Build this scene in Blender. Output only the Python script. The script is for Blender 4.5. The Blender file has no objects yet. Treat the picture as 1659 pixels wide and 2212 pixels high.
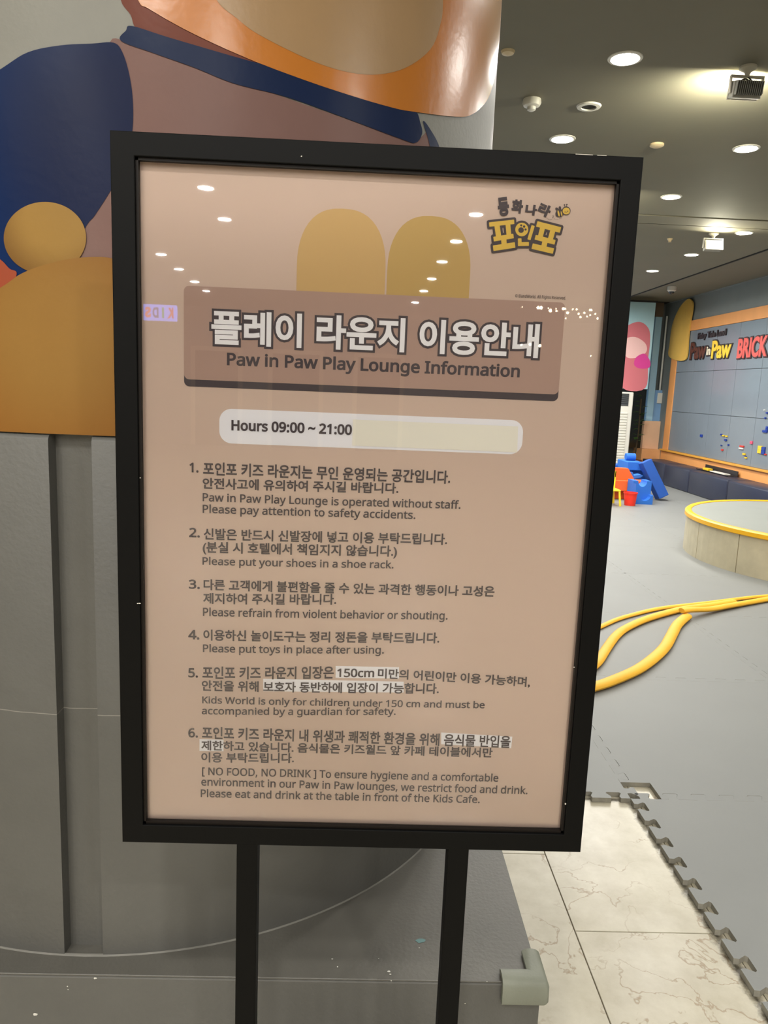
import bpy, bmesh, math, random
from mathutils import Vector, Matrix
random.seed(7)
SC = bpy.context.scene
COL = SC.collection
PI = math.pi

# ------------------------------------------------------------------ camera
IW, IH, FPX = 1659.0, 2212.0, 1620.0
CXP, CYP = 829.5, 1106.0
EYE = 1.5                                   # camera height above the marble
def camdir(x, y): return Vector((x-CXP, -(y-CYP), -FPX))
_Y = camdir(790, 837).normalized()
_Z = -camdir(433, 10738); _Z = (_Z - _Y*_Z.dot(_Y)).normalized()
_X = _Y.cross(_Z)
def ray(x, y):
    d = camdir(x, y); return Vector((_X.dot(d), _Y.dot(d), _Z.dot(d)))
def lift(v): return Vector((v.x, v.y, v.z+EYE))
def atY(x, y, Y): d = ray(x, y); return lift(d*(Y/d.y))
def atZ(x, y, z): d = ray(x, y); return lift(d*((z-EYE)/d.z))
def atX(x, y, X): d = ray(x, y); return lift(d*(X/d.x))
def proj(p):
    q = Vector((p[0], p[1], p[2]-EYE))
    c = _X*q.x + _Y*q.y + _Z*q.z
    return CXP+FPX*c.x/-c.z, CYP-FPX*c.y/-c.z
cam = bpy.data.cameras.new('camera')
cam.sensor_fit = 'VERTICAL'; cam.sensor_height = 36.0
cam.lens = FPX/IH*36.0; cam.clip_start = .02; cam.clip_end = 200
cam_o = bpy.data.objects.new('camera', cam); COL.objects.link(cam_o)
M3 = Matrix((_X, _Y, _Z))
cam_o.matrix_world = Matrix.Translation((0, 0, EYE)) @ M3.to_4x4()
SC.camera = cam_o
# ------------------------------------------------------------------ world, exposure
w = bpy.data.worlds.new('world'); SC.world = w; w.use_nodes = True
w.node_tree.nodes['Background'].inputs[0].default_value = (.70, .82, 1, 1)
w.node_tree.nodes['Background'].inputs[1].default_value = 1.6
SC.view_settings.view_transform = 'Standard'; SC.view_settings.look = 'None'
SC.view_settings.exposure = 0.0; SC.view_settings.gamma = 1.0
SC.view_settings.use_curve_mapping = False
DOWN_W = 13.0                                 # watts of one downlight over the play floor
FAR_W = 34.0                                 # watts of one downlight past the ceiling strip
HALL_W = 33.0                                # watts of one downlight in the hall behind the viewer
WARM = (1.0, .97, .91)

# ------------------------------------------------------------------ materials
def lin(c):
    r = []
    for v in c[:3]:
        v /= 255.0
        r.append(v/12.92 if v <= .04045 else ((v+.055)/1.055)**2.4)
    return (r[0], r[1], r[2], 1)
MATS = {}
def mat(name, c, rough=.6, var=.0, scale=6.0, bump=0.0, bscale=80.0, c2=None, emit=0, spec=.5, metal=0, coat=0):
    if name in MATS: return MATS[name]
    m = bpy.data.materials.new(name); m.use_nodes = True
    nt = m.node_tree; b = nt.nodes['Principled BSDF']
    b.inputs['Base Color'].default_value = lin(c); b.inputs['Roughness'].default_value = rough
    b.inputs['Specular IOR Level'].default_value = spec; b.inputs['Metallic'].default_value = metal
    b.inputs['Coat Weight'].default_value = coat; b.inputs['Coat Roughness'].default_value = .1
    tc = nt.nodes.new('ShaderNodeTexCoord')
    if var or c2:
        n = nt.nodes.new('ShaderNodeTexNoise'); n.inputs['Scale'].default_value = scale
        n.inputs['Detail'].default_value = 6; n.inputs['Roughness'].default_value = .6
        nt.links.new(tc.outputs['Object'], n.inputs['Vector'])
        r = nt.nodes.new('ShaderNodeValToRGB'); r.color_ramp.elements[0].position = .32; r.color_ramp.elements[1].position = .7
        a = lin(c)
        d = lin(c2) if c2 else tuple(min(1, v*(1+var)) for v in a[:3])+(1,)
        a0 = a if c2 else tuple(v*(1-var) for v in a[:3])+(1,)
        r.color_ramp.elements[0].color = a0; r.color_ramp.elements[1].color = d
        nt.links.new(n.outputs['Fac'], r.inputs['Fac']); nt.links.new(r.outputs['Color'], b.inputs['Base Color'])
    if bump:
        n2 = nt.nodes.new('ShaderNodeTexNoise'); n2.inputs['Scale'].default_value = bscale; n2.inputs['Detail'].default_value = 3
        nt.links.new(tc.outputs['Object'], n2.inputs['Vector'])
        bp = nt.nodes.new('ShaderNodeBump'); bp.inputs['Strength'].default_value = bump; bp.inputs['Distance'].default_value = .002
        nt.links.new(n2.outputs['Fac'], bp.inputs['Height']); nt.links.new(bp.outputs['Normal'], b.inputs['Normal'])
    if emit:
        b.inputs['Emission Color'].default_value = lin(c); b.inputs['Emission Strength'].default_value = emit
    MATS[name] = m
    return m
def glass_mat():
    m = bpy.data.materials.new('clear_acrylic'); m.use_nodes = True; nt = m.node_tree
    for n in list(nt.nodes):
        if n.type != 'OUTPUT_MATERIAL': nt.nodes.remove(n)
    out = nt.nodes['Material Output']
    t = nt.nodes.new('ShaderNodeBsdfTransparent'); t.inputs[0].default_value = (.99, .985, .98, 1)
    g = nt.nodes.new('ShaderNodeBsdfGlossy'); g.inputs['Roughness'].default_value = .012
    f = nt.nodes.new('ShaderNodeFresnel'); f.inputs[0].default_value = 1.45
    x = nt.nodes.new('ShaderNodeMixShader')
    nt.links.new(f.outputs[0], x.inputs[0]); nt.links.new(t.outputs[0], x.inputs[1]); nt.links.new(g.outputs[0], x.inputs[2])
    nt.links.new(x.outputs[0], out.inputs[0])
    return m
def marble_mat():
    m = bpy.data.materials.new('cream_marble'); m.use_nodes = True; nt = m.node_tree; b = nt.nodes['Principled BSDF']
    L = nt.links.new
    geo = nt.nodes.new('ShaderNodeNewGeometry')
    oi = nt.nodes.new('ShaderNodeObjectInfo')
    add = nt.nodes.new('ShaderNodeVectorMath'); add.operation = 'ADD'
    sc_ = nt.nodes.new('ShaderNodeVectorMath'); sc_.operation = 'SCALE'; sc_.inputs[0].default_value = (13, 7, 0)
    L(oi.outputs['Random'], sc_.inputs['Scale'])
    L(geo.outputs['Position'], add.inputs[0]); L(sc_.outputs[0], add.inputs[1])
    n = nt.nodes.new('ShaderNodeTexNoise'); n.inputs['Scale'].default_value = 9; n.inputs['Detail'].default_value = 8; n.inputs['Roughness'].default_value = .65
    L(add.outputs[0], n.inputs['Vector'])
    r = nt.nodes.new('ShaderNodeValToRGB'); r.color_ramp.elements[0].position = .3; r.color_ramp.elements[1].position = .72
    r.color_ramp.elements[0].color = lin((172, 164, 142)); r.color_ramp.elements[1].color = lin((198, 192, 174))
    L(n.outputs['Fac'], r.inputs['Fac'])
    # veins: ridged distance of two warped noises to one half
    wn = nt.nodes.new('ShaderNodeTexNoise'); wn.inputs['Scale'].default_value = 5.2; wn.inputs['Detail'].default_value = 5; wn.inputs['Distortion'].default_value = .35
    wn.inputs['Roughness'].default_value = .52
    L(add.outputs[0], wn.inputs['Vector'])
    s = nt.nodes.new('ShaderNodeMath'); s.operation = 'SUBTRACT'; s.inputs[1].default_value = .5; L(wn.outputs['Fac'], s.inputs[0])
    a = nt.nodes.new('ShaderNodeMath'); a.operation = 'ABSOLUTE'; L(s.outputs[0], a.inputs[0])
    vr = nt.nodes.new('ShaderNodeMapRange'); vr.inputs['From Min'].default_value = 0; vr.inputs['From Max'].default_value = .010
    vr.inputs['To Min'].default_value = .75; vr.inputs['To Max'].default_value = 0; L(a.outputs[0], vr.inputs['Value'])
    mk = nt.nodes.new('ShaderNodeTexNoise'); mk.inputs['Scale'].default_value = 3.1; L(add.outputs[0], mk.inputs['Vector'])
    mr = nt.nodes.new('ShaderNodeMapRange'); mr.inputs['From Min'].default_value = .40; mr.inputs['From Max'].default_value = .55; L(mk.outputs['Fac'], mr.inputs['Value'])
    mm = nt.nodes.new('ShaderNodeMath'); mm.operation = 'MULTIPLY'; L(vr.outputs[0], mm.inputs[0]); L(mr.outputs[0], mm.inputs[1])
    mx = nt.nodes.new('ShaderNodeMixRGB'); mx.inputs[2].default_value = lin((132, 106, 70)); L(mm.outputs[0], mx.inputs[0]); L(r.outputs[0], mx.inputs[1])
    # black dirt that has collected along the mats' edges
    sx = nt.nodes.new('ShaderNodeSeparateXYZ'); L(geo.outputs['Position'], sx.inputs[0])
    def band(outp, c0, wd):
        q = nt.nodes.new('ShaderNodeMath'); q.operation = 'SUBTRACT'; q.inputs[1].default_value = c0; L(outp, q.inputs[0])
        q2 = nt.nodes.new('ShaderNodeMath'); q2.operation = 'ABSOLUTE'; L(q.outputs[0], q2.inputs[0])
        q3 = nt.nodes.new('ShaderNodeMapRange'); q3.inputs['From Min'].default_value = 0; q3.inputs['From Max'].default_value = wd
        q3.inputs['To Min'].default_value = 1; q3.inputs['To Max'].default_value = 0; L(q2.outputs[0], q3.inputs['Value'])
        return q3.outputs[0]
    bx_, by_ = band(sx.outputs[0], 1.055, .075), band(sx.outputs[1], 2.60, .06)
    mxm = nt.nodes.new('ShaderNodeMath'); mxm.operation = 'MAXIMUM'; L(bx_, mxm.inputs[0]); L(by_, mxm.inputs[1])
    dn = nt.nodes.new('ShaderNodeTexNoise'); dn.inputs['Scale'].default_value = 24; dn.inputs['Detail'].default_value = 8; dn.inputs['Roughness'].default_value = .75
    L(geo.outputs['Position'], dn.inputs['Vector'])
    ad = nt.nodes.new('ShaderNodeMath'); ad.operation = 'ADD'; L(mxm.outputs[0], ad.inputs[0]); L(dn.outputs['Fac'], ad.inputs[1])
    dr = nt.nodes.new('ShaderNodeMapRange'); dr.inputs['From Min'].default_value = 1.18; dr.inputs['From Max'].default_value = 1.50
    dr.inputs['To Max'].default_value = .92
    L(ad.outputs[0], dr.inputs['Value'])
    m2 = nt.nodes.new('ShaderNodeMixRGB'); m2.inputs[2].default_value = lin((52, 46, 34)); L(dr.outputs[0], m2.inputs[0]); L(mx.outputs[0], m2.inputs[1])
    L(m2.outputs[0], b.inputs['Base Color']); b.inputs['Roughness'].default_value = .28
    MATS['cream_marble'] = m
    return m
def column_grey(name, c, crack=False):
    m = mat(name, c, .48, .10, 3.0, .35, 120)
    nt = m.node_tree; b = nt.nodes['Principled BSDF']; L = nt.links.new
    src = b.inputs['Base Color'].links[0].from_socket
    geo = nt.nodes.new('ShaderNodeNewGeometry')
    # pale scuffs and chips, a worn paint look
    n = nt.nodes.new('ShaderNodeTexNoise'); n.inputs['Scale'].default_value = 22; n.inputs['Detail'].default_value = 9; n.inputs['Roughness'].default_value = .8
    L(geo.outputs['Position'], n.inputs['Vector'])
    r = nt.nodes.new('ShaderNodeMapRange'); r.inputs['From Min'].default_value = .73; r.inputs['From Max'].default_value = .76; r.inputs['To Max'].default_value = .55
    L(n.outputs['Fac'], r.inputs['Value'])
    x = nt.nodes.new('ShaderNodeMixRGB'); x.inputs[2].default_value = lin((196, 194, 186)); L(r.outputs[0], x.inputs[0]); L(src, x.inputs[1])
    last = x.outputs[0]
    n3 = nt.nodes.new('ShaderNodeTexNoise'); n3.inputs['Scale'].default_value = 5; n3.inputs['Detail'].default_value = 9; n3.inputs['Roughness'].default_value = .8; n3.inputs['Distortion'].default_value = .6
    L(geo.outputs['Position'], n3.inputs['Vector'])
    r3 = nt.nodes.new('ShaderNodeMapRange'); r3.inputs['From Min'].default_value = .55; r3.inputs['From Max'].default_value = .75; r3.inputs['To Max'].default_value = .22
    L(n3.outputs['Fac'], r3.inputs['Value'])
    x3 = nt.nodes.new('ShaderNodeMixRGB'); x3.inputs[2].default_value = lin((58, 56, 52)); L(r3.outputs[0], x3.inputs[0]); L(last, x3.inputs[1]); last = x3.outputs[0]
    if crack:
        s = nt.nodes.new('ShaderNodeSeparateXYZ'); L(geo.outputs['Position'], s.inputs[0])
        wob = nt.nodes.new('ShaderNodeTexNoise'); wob.inputs['Scale'].default_value = 14; wob.inputs['Detail'].default_value = 4; L(geo.outputs['Position'], wob.inputs['Vector'])
        mu = nt.nodes.new('ShaderNodeMath'); mu.operation = 'MULTIPLY_ADD'; mu.inputs[1].default_value = .008; L(wob.outputs['Fac'], mu.inputs[0]); L(s.outputs[2], mu.inputs[2])
        su = nt.nodes.new('ShaderNodeMath'); su.operation = 'SUBTRACT'; su.inputs[1].default_value = atY(60, 1540, 1.30).z+.004; L(mu.outputs[0], su.inputs[0])
        ab = nt.nodes.new('ShaderNodeMath'); ab.operation = 'ABSOLUTE'; L(su.outputs[0], ab.inputs[0])
        r2 = nt.nodes.new('ShaderNodeMapRange'); r2.inputs['From Max'].default_value = .0012; r2.inputs['To Min'].default_value = .5; r2.inputs['To Max'].default_value = 0; L(ab.outputs[0], r2.inputs['Value'])
        x2 = nt.nodes.new('ShaderNodeMixRGB'); x2.inputs[2].default_value = lin((175, 170, 160)); L(r2.outputs[0], x2.inputs[0]); L(last, x2.inputs[1]); last = x2.outputs[0]
    L(last, b.inputs['Base Color'])
    return m

# ------------------------------------------------------------------ mesh helpers
def link(o, parent=None):
    COL.objects.link(o)
    if parent: o.parent = parent
    return o
def wloc(o):
    v = Vector((0, 0, 0))
    while o: v = v+o.location; o = o.parent
    return v
def obj(name, bm, m, parent=None, smooth=False, world=True):
    """vertices are given in world space; they are stored relative to the parent"""
    if parent is not None and world:
        off = wloc(parent); bmesh.ops.translate(bm, verts=bm.verts, vec=-off)
    me = bpy.data.meshes.new(name); bm.normal_update(); bm.to_mesh(me); bm.free()
    for x in (m if isinstance(m, (list, tuple)) else [m]): me.materials.append(x)
    if smooth:
        for p in me.polygons: p.use_smooth = True
        try: me.set_sharp_from_angle(angle=math.radians(38))
        except Exception: pass
    return link(bpy.data.objects.new(name, me), parent)
def thing(name, label, cat, loc, group=None):
    o = bpy.data.objects.new(name, None); COL.objects.link(o); o.location = loc; o.empty_display_size = .1
    o['label'] = label; o['category'] = cat
    if group: o['group'] = group
    return o
def tag(o, label, cat, group=None):
    o['label'] = label; o['category'] = cat
    if group: o['group'] = group
    return o
def structure(o): o['kind'] = 'structure'; return o
def recentre(o):
    """puts a top-level mesh's origin at the middle of its base"""
    vs = [v.co for v in o.data.vertices]
    c = Vector(((min(v.x for v in vs)+max(v.x for v in vs))/2, (min(v.y for v in vs)+max(v.y for v in vs))/2, min(v.z for v in vs)))
    o.data.transform(Matrix.Translation(-c)); o.location = c
    return o
def box(bm, x0, x1, y0, y1, z0, z1, bev=0, seg=2, mi=0):
    vs = [bm.verts.new((x, y, z)) for x in (x0, x1) for y in (y0, y1) for z in (z0, z1)]
    fs = [bm.faces.new([vs[i] for i in f]) for f in ((0, 1, 3, 2), (4, 6, 7, 5), (0, 4, 5, 1), (2, 3, 7, 6), (0, 2, 6, 4), (1, 5, 7, 3))]
    for f in fs: f.material_index = mi
    if bev:
        es = list({e for f in fs for e in f.edges})
        bmesh.ops.bevel(bm, geom=es, offset=bev, segments=seg, profile=.5, affect='EDGES')
    return bm
def bx(*a, **k): return box(bmesh.new(), *a, **k)
def prism(bm, pts, fn, t0, t1, side_mi=0, top_mi=0):
    """extrudes a 2-D outline; fn(u,v,t) gives the point"""
    a = [bm.verts.new(fn(u, v, t0)) for u, v in pts]; b = [bm.verts.new(fn(u, v, t1)) for u, v in pts]
    n = len(pts)
    f0 = bm.faces.new(list(reversed(a))); f1 = bm.faces.new(b); f1.material_index = top_mi; f0.material_index = side_mi
    for i in range(n):
        f = bm.faces.new((a[i], a[(i+1) % n], b[(i+1) % n], b[i])); f.material_index = side_mi
    bmesh.ops.recalc_face_normals(bm, faces=bm.faces)
    return bm
def lathe(bm, prof, c, n=28, a0=0, a1=2*PI, mi=0):
    """prof: (r,z) list around the vertical through c"""
    full = abs(a1-a0-2*PI) < 1e-6; k = n if full else n+1
    rings = []
    for r, z in prof:
        if r < 1e-6: rings.append([bm.verts.new((c[0], c[1], z))]*k)
        else: rings.append([bm.verts.new((c[0]+r*math.cos(a0+(a1-a0)*i/n), c[1]+r*math.sin(a0+(a1-a0)*i/n), z)) for i in range(k)])
    for p, q in zip(rings, rings[1:]):
        for i in range(n):
            j = (i+1) % k
            vs = []
            for v in (p[i], p[j], q[j], q[i]):
                if v not in vs: vs.append(v)
            if len(vs) > 2:
                f = bm.faces.new(vs); f.material_index = mi
    bmesh.ops.recalc_face_normals(bm, faces=bm.faces)
    return bm
def tube(bm, pts, r, n=10, flat=1.0):
    pts = [Vector(p) for p in pts]; rings = []
    for i, p in enumerate(pts):
        t = (pts[min(i+1, len(pts)-1)]-pts[max(i-1, 0)]).normalized()
        up = Vector((0, 0, 1)) if abs(t.z) < .95 else Vector((0, 1, 0))
        s = t.cross(up).normalized(); u = s.cross(t)
        rr = r[i] if isinstance(r, (list, tuple)) else r
        rings.append([bm.verts.new(p+s*rr*math.cos(2*PI*k/n)+u*rr*flat*math.sin(2*PI*k/n)) for k in range(n)])
    for a, b in zip(rings, rings[1:]):
        for k in range(n): bm.faces.new((a[k], a[(k+1) % n], b[(k+1) % n], b[k]))
    bm.faces.new(list(reversed(rings[0]))); bm.faces.new(rings[-1])
    bmesh.ops.recalc_face_normals(bm, faces=bm.faces)
    return bm
def spline(pts, k=6, closed=False):
    out = []; n = len(pts)
    rng = range(n) if closed else range(n-1)
    for i in rng:
        g = (lambda j: pts[j % n]) if closed else (lambda j: pts[max(0, min(n-1, j))])
        p0, p1, p2, p3 = g(i-1), g(i), g(i+1), g(i+2)
        for s in range(k):
            t = s/k
            out.append(tuple(.5*((2*b)+(-a+c)*t+(2*a-5*b+4*c-d)*t*t+(-a+3*b-3*c+d)*t**3) for a, b, c, d in zip(p0, p1, p2, p3)))
    if not closed: out.append(tuple(pts[-1]))
    return out
def orient(bm, M): bmesh.ops.transform(bm, matrix=M, verts=bm.verts); return bm

# ================================================================== THE ROOM
CEIL = 3.2
m_ceil = mat('ceiling_paint', (121, 117, 101), .75, .03, 2)
m_wall = mat('grey_wall_paint', (128, 134, 132), .7, .05, 2)
m_warmwall = mat('warm_wall_paint', (172, 166, 158), .6, .06, 2)
m_marble = marble_mat()
m_dark = mat('dark_joint', (34, 32, 28), .8)
m_white = mat('white_plastic', (226, 224, 214), .4)
# floor slab under tiles and mats
fl = structure(obj('floor', bx(-8.2, 7.2, -16.2, 15, -.25, -.012), mat('slab_marble', (196, 184, 158), .35, .08, 4)))
# marble tiles, each laid by itself
tile_me = None
TW, TL, JT = .43, .90, .0025
for ci in range(-5, 4):
    for ri in range(-2, 4):
        x0 = .65+TW*ci; y0 = 1.896+TL*ri - (.544 if ci % 2 else 0)
        if x0 >= 1.5: continue
        if tile_me is None:
            o = obj('marble_tile', bx(JT/2, TW-JT/2, JT/2, TL-JT/2, -.012, 0, bev=.0012, seg=1), m_marble, fl, world=False); tile_me = o.data
        else: o = link(bpy.data.objects.new('marble_tile', tile_me), fl)
        o.location = (x0, y0, -random.random()*.0004)
# ceiling: main field, dropped strip, far field, raised strip by the right wall
cb = bmesh.new()
box(cb, -8.2, 7.2, -16.2, 7.30, CEIL, CEIL+.2)
box(cb, -8.2, 4.42, 7.68, 15, CEIL, CEIL+.2)
box(cb, 4.42, 7.2, 7.68, 15.1, CEIL+.13, CEIL+.3)
box(cb, -8.2, 7.2, 7.30, 7.68, CEIL+.03, CEIL+.2)
ce = structure(obj('ceiling', cb, m_ceil))
obj('strip_panel', bx(-8.2, 7.2, 7.335, 7.645, CEIL-.004, CEIL+.03), m_ceil, ce)
structure(obj('step_shade_strip', bx(4.405, 4.425, 7.68, 14.9, CEIL-.012, CEIL+.13), m_dark))  # dark strip standing in for the shadow in the ceiling step's gap
# walls
wf = bmesh.new(); box(wf, 3.0, 7.2, 14.9, 15.1, 0, 3.4); box(wf, -8.2, -6.6, 14.9, 15.1, 0, 3.4); box(wf, -6.6, 3.0, 14.9, 15.1, 0, .6); box(wf, -6.6, 3.0, 14.9, 15.1, 2.9, 3.4)
structure(obj('wall_front', wf, m_wall))
m_mull = mat('window_white', (210, 220, 226), .4)
for i in range(4):
    xa = -6.6+2.4*i; wb = bmesh.new()
    for q in ((xa, xa+.07, .6, 2.9), (xa+2.33, xa+2.4, .6, 2.9), (xa+.07, xa+2.33, .6, .67), (xa+.07, xa+2.33, 2.83, 2.9)): box(wb, q[0], q[1], 14.95, 15.03, q[2], q[3])
    structure(obj('window_%d' % (i+2), wb, m_mull))
pl_ = bpy.data.lights.new('window_portal', 'AREA'); pl_.shape = 'RECTANGLE'; pl_.size = 9.6; pl_.size_y = 2.3; pl_.cycles.is_portal = True
po_ = bpy.data.objects.new('window_portal', pl_); COL.objects.link(po_); po_.location = (-1.8, 14.9, 1.75); po_.rotation_euler = (-PI/2, 0, 0)
wr = bmesh.new()
box(wr, 5.77, 5.97, 9.2, 14.9, 0, 3.4); box(wr, 5.77, 7.2, 9.0, 9.2, 0, 3.4); box(wr, 7.0, 7.2, -16, 9.0, 0, 3.4)
structure(obj('wall_right', wr, m_wall))
structure(obj('wall_left', bx(-8.2, -8.0, -16, 14.9, 0, 3.4), m_warmwall))
structure(obj('wall_back', bx(-8.2, 7.2, -16.2, -16, 0, 3.4), m_warmwall))
# lit doorways in the back wall (seen mirrored in the sign's pane)
m_trimlight = mat('pale_door_trim', (232, 214, 180), .5)
m_doordark = mat('dark_door', (66, 44, 36), .5)
for i, (x0, x1) in enumerate(((-4.1, -2.9), (-2.3, -1.0), (-.3, .9))):
    d = structure(obj('door_%d' % (i+1), bx(x0+.1, x1-.1, -16.0, -15.95, 0, 2.2), m_doordark))
    tb = bmesh.new(); box(tb, x0, x0+.1, -16, -15.9, 0, 2.3); box(tb, x1-.1, x1, -16, -15.9, 0, 2.3); box(tb, x0, x1, -16, -15.9, 2.2, 2.3)
    obj('door_frame', tb, m_trimlight, d)

# ------------------------------------------------------------------ lamps
m_lens = mat('lamp_lens', (255, 246, 226), .4, emit=20)
DL = {'ring': None, 'lens': None, 'light': None}
def downlight(x, y, label, group=None, W=DOWN_W, r=.07):
    t = thing('downlight', label, 'ceiling light', (x, y, CEIL), group)
    if DL['ring'] is None:
        a = lathe(bmesh.new(), [(.070, -.001), (.072, -.006), (.086, -.004), (.088, 0)], (0, 0), 28)
        DL['ring'] = obj('trim_ring', a, m_white, t, world=False, smooth=True).data
        b = lathe(bmesh.new(), [(0, -.0005), (.069, -.0005), (.069, 0)], (0, 0), 24)
        DL['lens'] = obj('lens', b, m_lens, t, world=False).data
    else:
        link(bpy.data.objects.new('trim_ring', DL['ring']), t); link(bpy.data.objects.new('lens', DL['lens']), t)
    if W not in DL:
        l = bpy.data.lights.new('lamp_light', 'AREA'); l.shape = 'DISK'; l.size = .13; l.energy = W; l.color = WARM; DL[W] = l
    o = bpy.data.objects.new('lamp_light', DL[W]); link(o, t); o.location = (0, 0, -.003)
vis = {(1.255, 4.10): 'brightest glowing round downlight, highest in the picture, left of the floodlight on its bracket',
       (1.26, 5.35): 'glowing round downlight just above the sign frame, below the ceiling speaker',
       (2.515, 5.35): 'glowing round downlight at the right picture edge below the floodlight',
       (2.53, 6.65): 'glowing round downlight beside the sign frame corner, just before the ceiling strip',
       (3.775, 7.87): 'glowing round downlight past the ceiling strip, right of the lit spotlight',
       (3.78, 9.13): 'middle one of the three small downlights past the ceiling strip',
       (3.79, 10.37): 'farthest small downlight, close to the black sign frame'}
for (x, y), lb in vis.items(): downlight(x, y, lb, None, DOWN_W if y < 7 else FAR_W)
G1 = 'downlights hidden by the sign and column or outside the picture'
for x in (1.26, 2.52, 3.78):
    for k in range(-1, 8):
        y = 4.1+1.26*k
        if any(abs(x-a)+abs(y-b) < .3 for a, b in vis): continue
        if x == 2.52 and 7.2 < y < 7.8: continue
        if y in () or (x < 1.3 and y > 6 and y < 7.8): continue
        # only where the column, the sign or the frame keeps it out of view
        px, py = proj((x, y, CEIL))
        if px > 1395 and px < 1655 and py > 0: continue
        downlight(x, y, 'round recessed downlight out of sight above the play floor', G1, DOWN_W if y < 7 else FAR_W)
G2 = 'downlights behind the viewer mirrored in the sign'
for x, y in [(-1.49, -5.09), (-1.56, -6.37), (-2.89, -8.85), (-2.97, -10.18), (-3.04, -11.6), (-3.11, -12.89),
             (1.01, -5.61), (.98, -6.97), (.96, -8.39), (.96, -9.99), (.95, -11.46), (.92, -13.27),
             (-1.45, -3.7), (-1.45, -2.3), (-1.45, -.9), (1.0, -4.25), (1.0, -2.9), (1.0, -1.5), (-.2, -.6),
             (-2.9, -4.5), (-2.9, -2.2), (-2.9, 0), (3.4, -3), (3.4, 0), (-2.9, 2.6), (-2.9, 5)]:
    downlight(x, y, 'round recessed downlight in the ceiling behind the viewer', G2, HALL_W)

# floodlight on a bracket
m_alu = mat('cast_aluminium', (150, 148, 138), .45, .1, 30)
m_brkt = mat('bracket_paint', (196, 192, 178), .45)
m_black = mat('black_rubber', (14, 13, 12), .5)
m_flood = mat('flood_glass', (255, 243, 200), .3, emit=30)
def floodlight(x, y, label, face, W, z=CEIL, s=1.0):
    """face: +1 shines away from the viewer, -1 towards the viewer"""
    t = thing('floodlight', label, 'floodlight', (x, y, z))
    def wm(b): orient(b, Matrix.Translation((x, y, z)) @ Matrix.Scale(s, 4)); return b
    obj('ceiling_cup', wm(lathe(bmesh.new(), [(0, 0), (.05, 0), (.05, -.012), (.02, -.03), (.012, -.05), (0, -.05)], (0, 0), 20)), m_brkt, t, smooth=True)
    bk = bmesh.new(); box(bk, -.095, .095, -.012, .012, -.062, -.05, bev=.003); box(bk, -.101, -.092, -.012, .012, -.15, -.05, bev=.002); box(bk, .092, .101, -.012, .012, -.15, -.05, bev=.002)
    obj('bracket', wm(bk), m_brkt, t)
    tilt = Matrix.Translation((0, 0, -.13)) @ Matrix.Rotation(math.radians(14)*face, 4, 'X')
    b = bmesh.new(); box(b, -.088, .088, -.03, .03, -.045, .045, bev=.006)
    obj('housing', wm(orient(b, tilt)), m_alu, t)
    fn = bmesh.new()
    for k in range(14): box(fn, -.08+.0118*k, -.076+.0118*k, -.045*face-.012, -.03*face+.012, -.03, .046)
    fo = obj('cooling_fins', wm(orient(fn, tilt)), mat('dark_fins', (130, 130, 122), .5), t)
    obj('front_rim', wm(orient(bx(-.092, .092, min(.028*face, .04*face), max(.028*face, .04*face), -.05, .05, bev=.003), tilt)), m_brkt, t)
    obj('glass_front', wm(orient(bx(-.078, .078, min(.04*face, .042*face), max(.04*face, .042*face), -.038, .038), tilt)), m_flood, t)
    cb_ = [(-.0, -.0, -.055), (.012, -.03*face, -.085), (0, -.05*face, -.10), (-.04, -.06*face, -.092), (-.065, -.05*face, -.105), (-.06, -.04*face, -.13)]
    obj('cable', wm(tube(bmesh.new(), spline(cb_, 5), .0045, 8)), m_black, t, smooth=True)
    l = bpy.data.lights.new('flood_light', 'AREA'); l.shape = 'RECTANGLE'; l.size = .15*s; l.size_y = .07*s; l.energy = W; l.color = (1, .95, .74)
    o = bpy.data.objects.new('flood_light', l); link(o, t)
    o.location = Vector((0, .05*face*s, -.13*s)); o.rotation_euler = (PI/2*face*1.0+math.radians(-6)*0, 0, 0)
floodlight(1.90, 4.12, 'grey floodlight with cooling fins on a bracket, top right, lighting the ceiling', 1, 22, s=.86)
floodlight(3.50, 7.95, 'glaring spotlight on a ceiling bracket past the ceiling strip', -1, 7, s=1.0)
p = atZ(1330, 395, CEIL)
floodlight(p.x-.12, p.y+.1, 'floodlight hidden behind the sign frame corner, glow on the ceiling beside it', 1, 18)

# small ceiling fittings
def fitting(name, label, cat, x, y, prof, m, parts=()):
    t = thing(name, label, cat, (x, y, CEIL))
    for nm, pr, mm in ((('body', prof, m),)+tuple(parts)):
        obj(nm, lathe(bmesh.new(), [(r, CEIL+z) for r, z in pr], (x, y), 24), mm, t, smooth=True)
fitting('smoke_detector', 'white domed smoke detector on the ceiling beside the column', 'detector', .911, 4.70,
        [(0, 0), (.052, 0), (.055, -.02), (.047, -.036), (.03, -.042), (0, -.042)], m_white, (('sensor_cap', [(.026, -.04), (.024, -.058), (.012, -.064), (0, -.064)], m_white),))
fitting('ceiling_speaker', 'round ceiling fitting with white ring and dark centre', 'speaker', 1.263, 4.755,
        [(.045, -.001), (.045, -.010), (.068, -.008), (.073, 0)], m_white, (('grille', [(0, -.002), (.046, -.002), (.046, 0)], m_dark),))
fitting('sprinkler', 'small cream sprinkler cap on the ceiling above the sign corner', 'sprinkler', 1.905, 5.357,
        [(0, 0), (.046, 0), (.046, -.012), (.03, -.02), (0, -.02)], mat('cream_plastic', (220, 200, 160), .4))
fitting('sprinkler', 'small round sprinkler on the ceiling right at the column edge', 'sprinkler', .655, 4.093,
        [(0, 0), (.036, 0), (.03, -.012), (.012, -.016), (0, -.022)], mat('cream_plastic', (220, 200, 160), .4))
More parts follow.
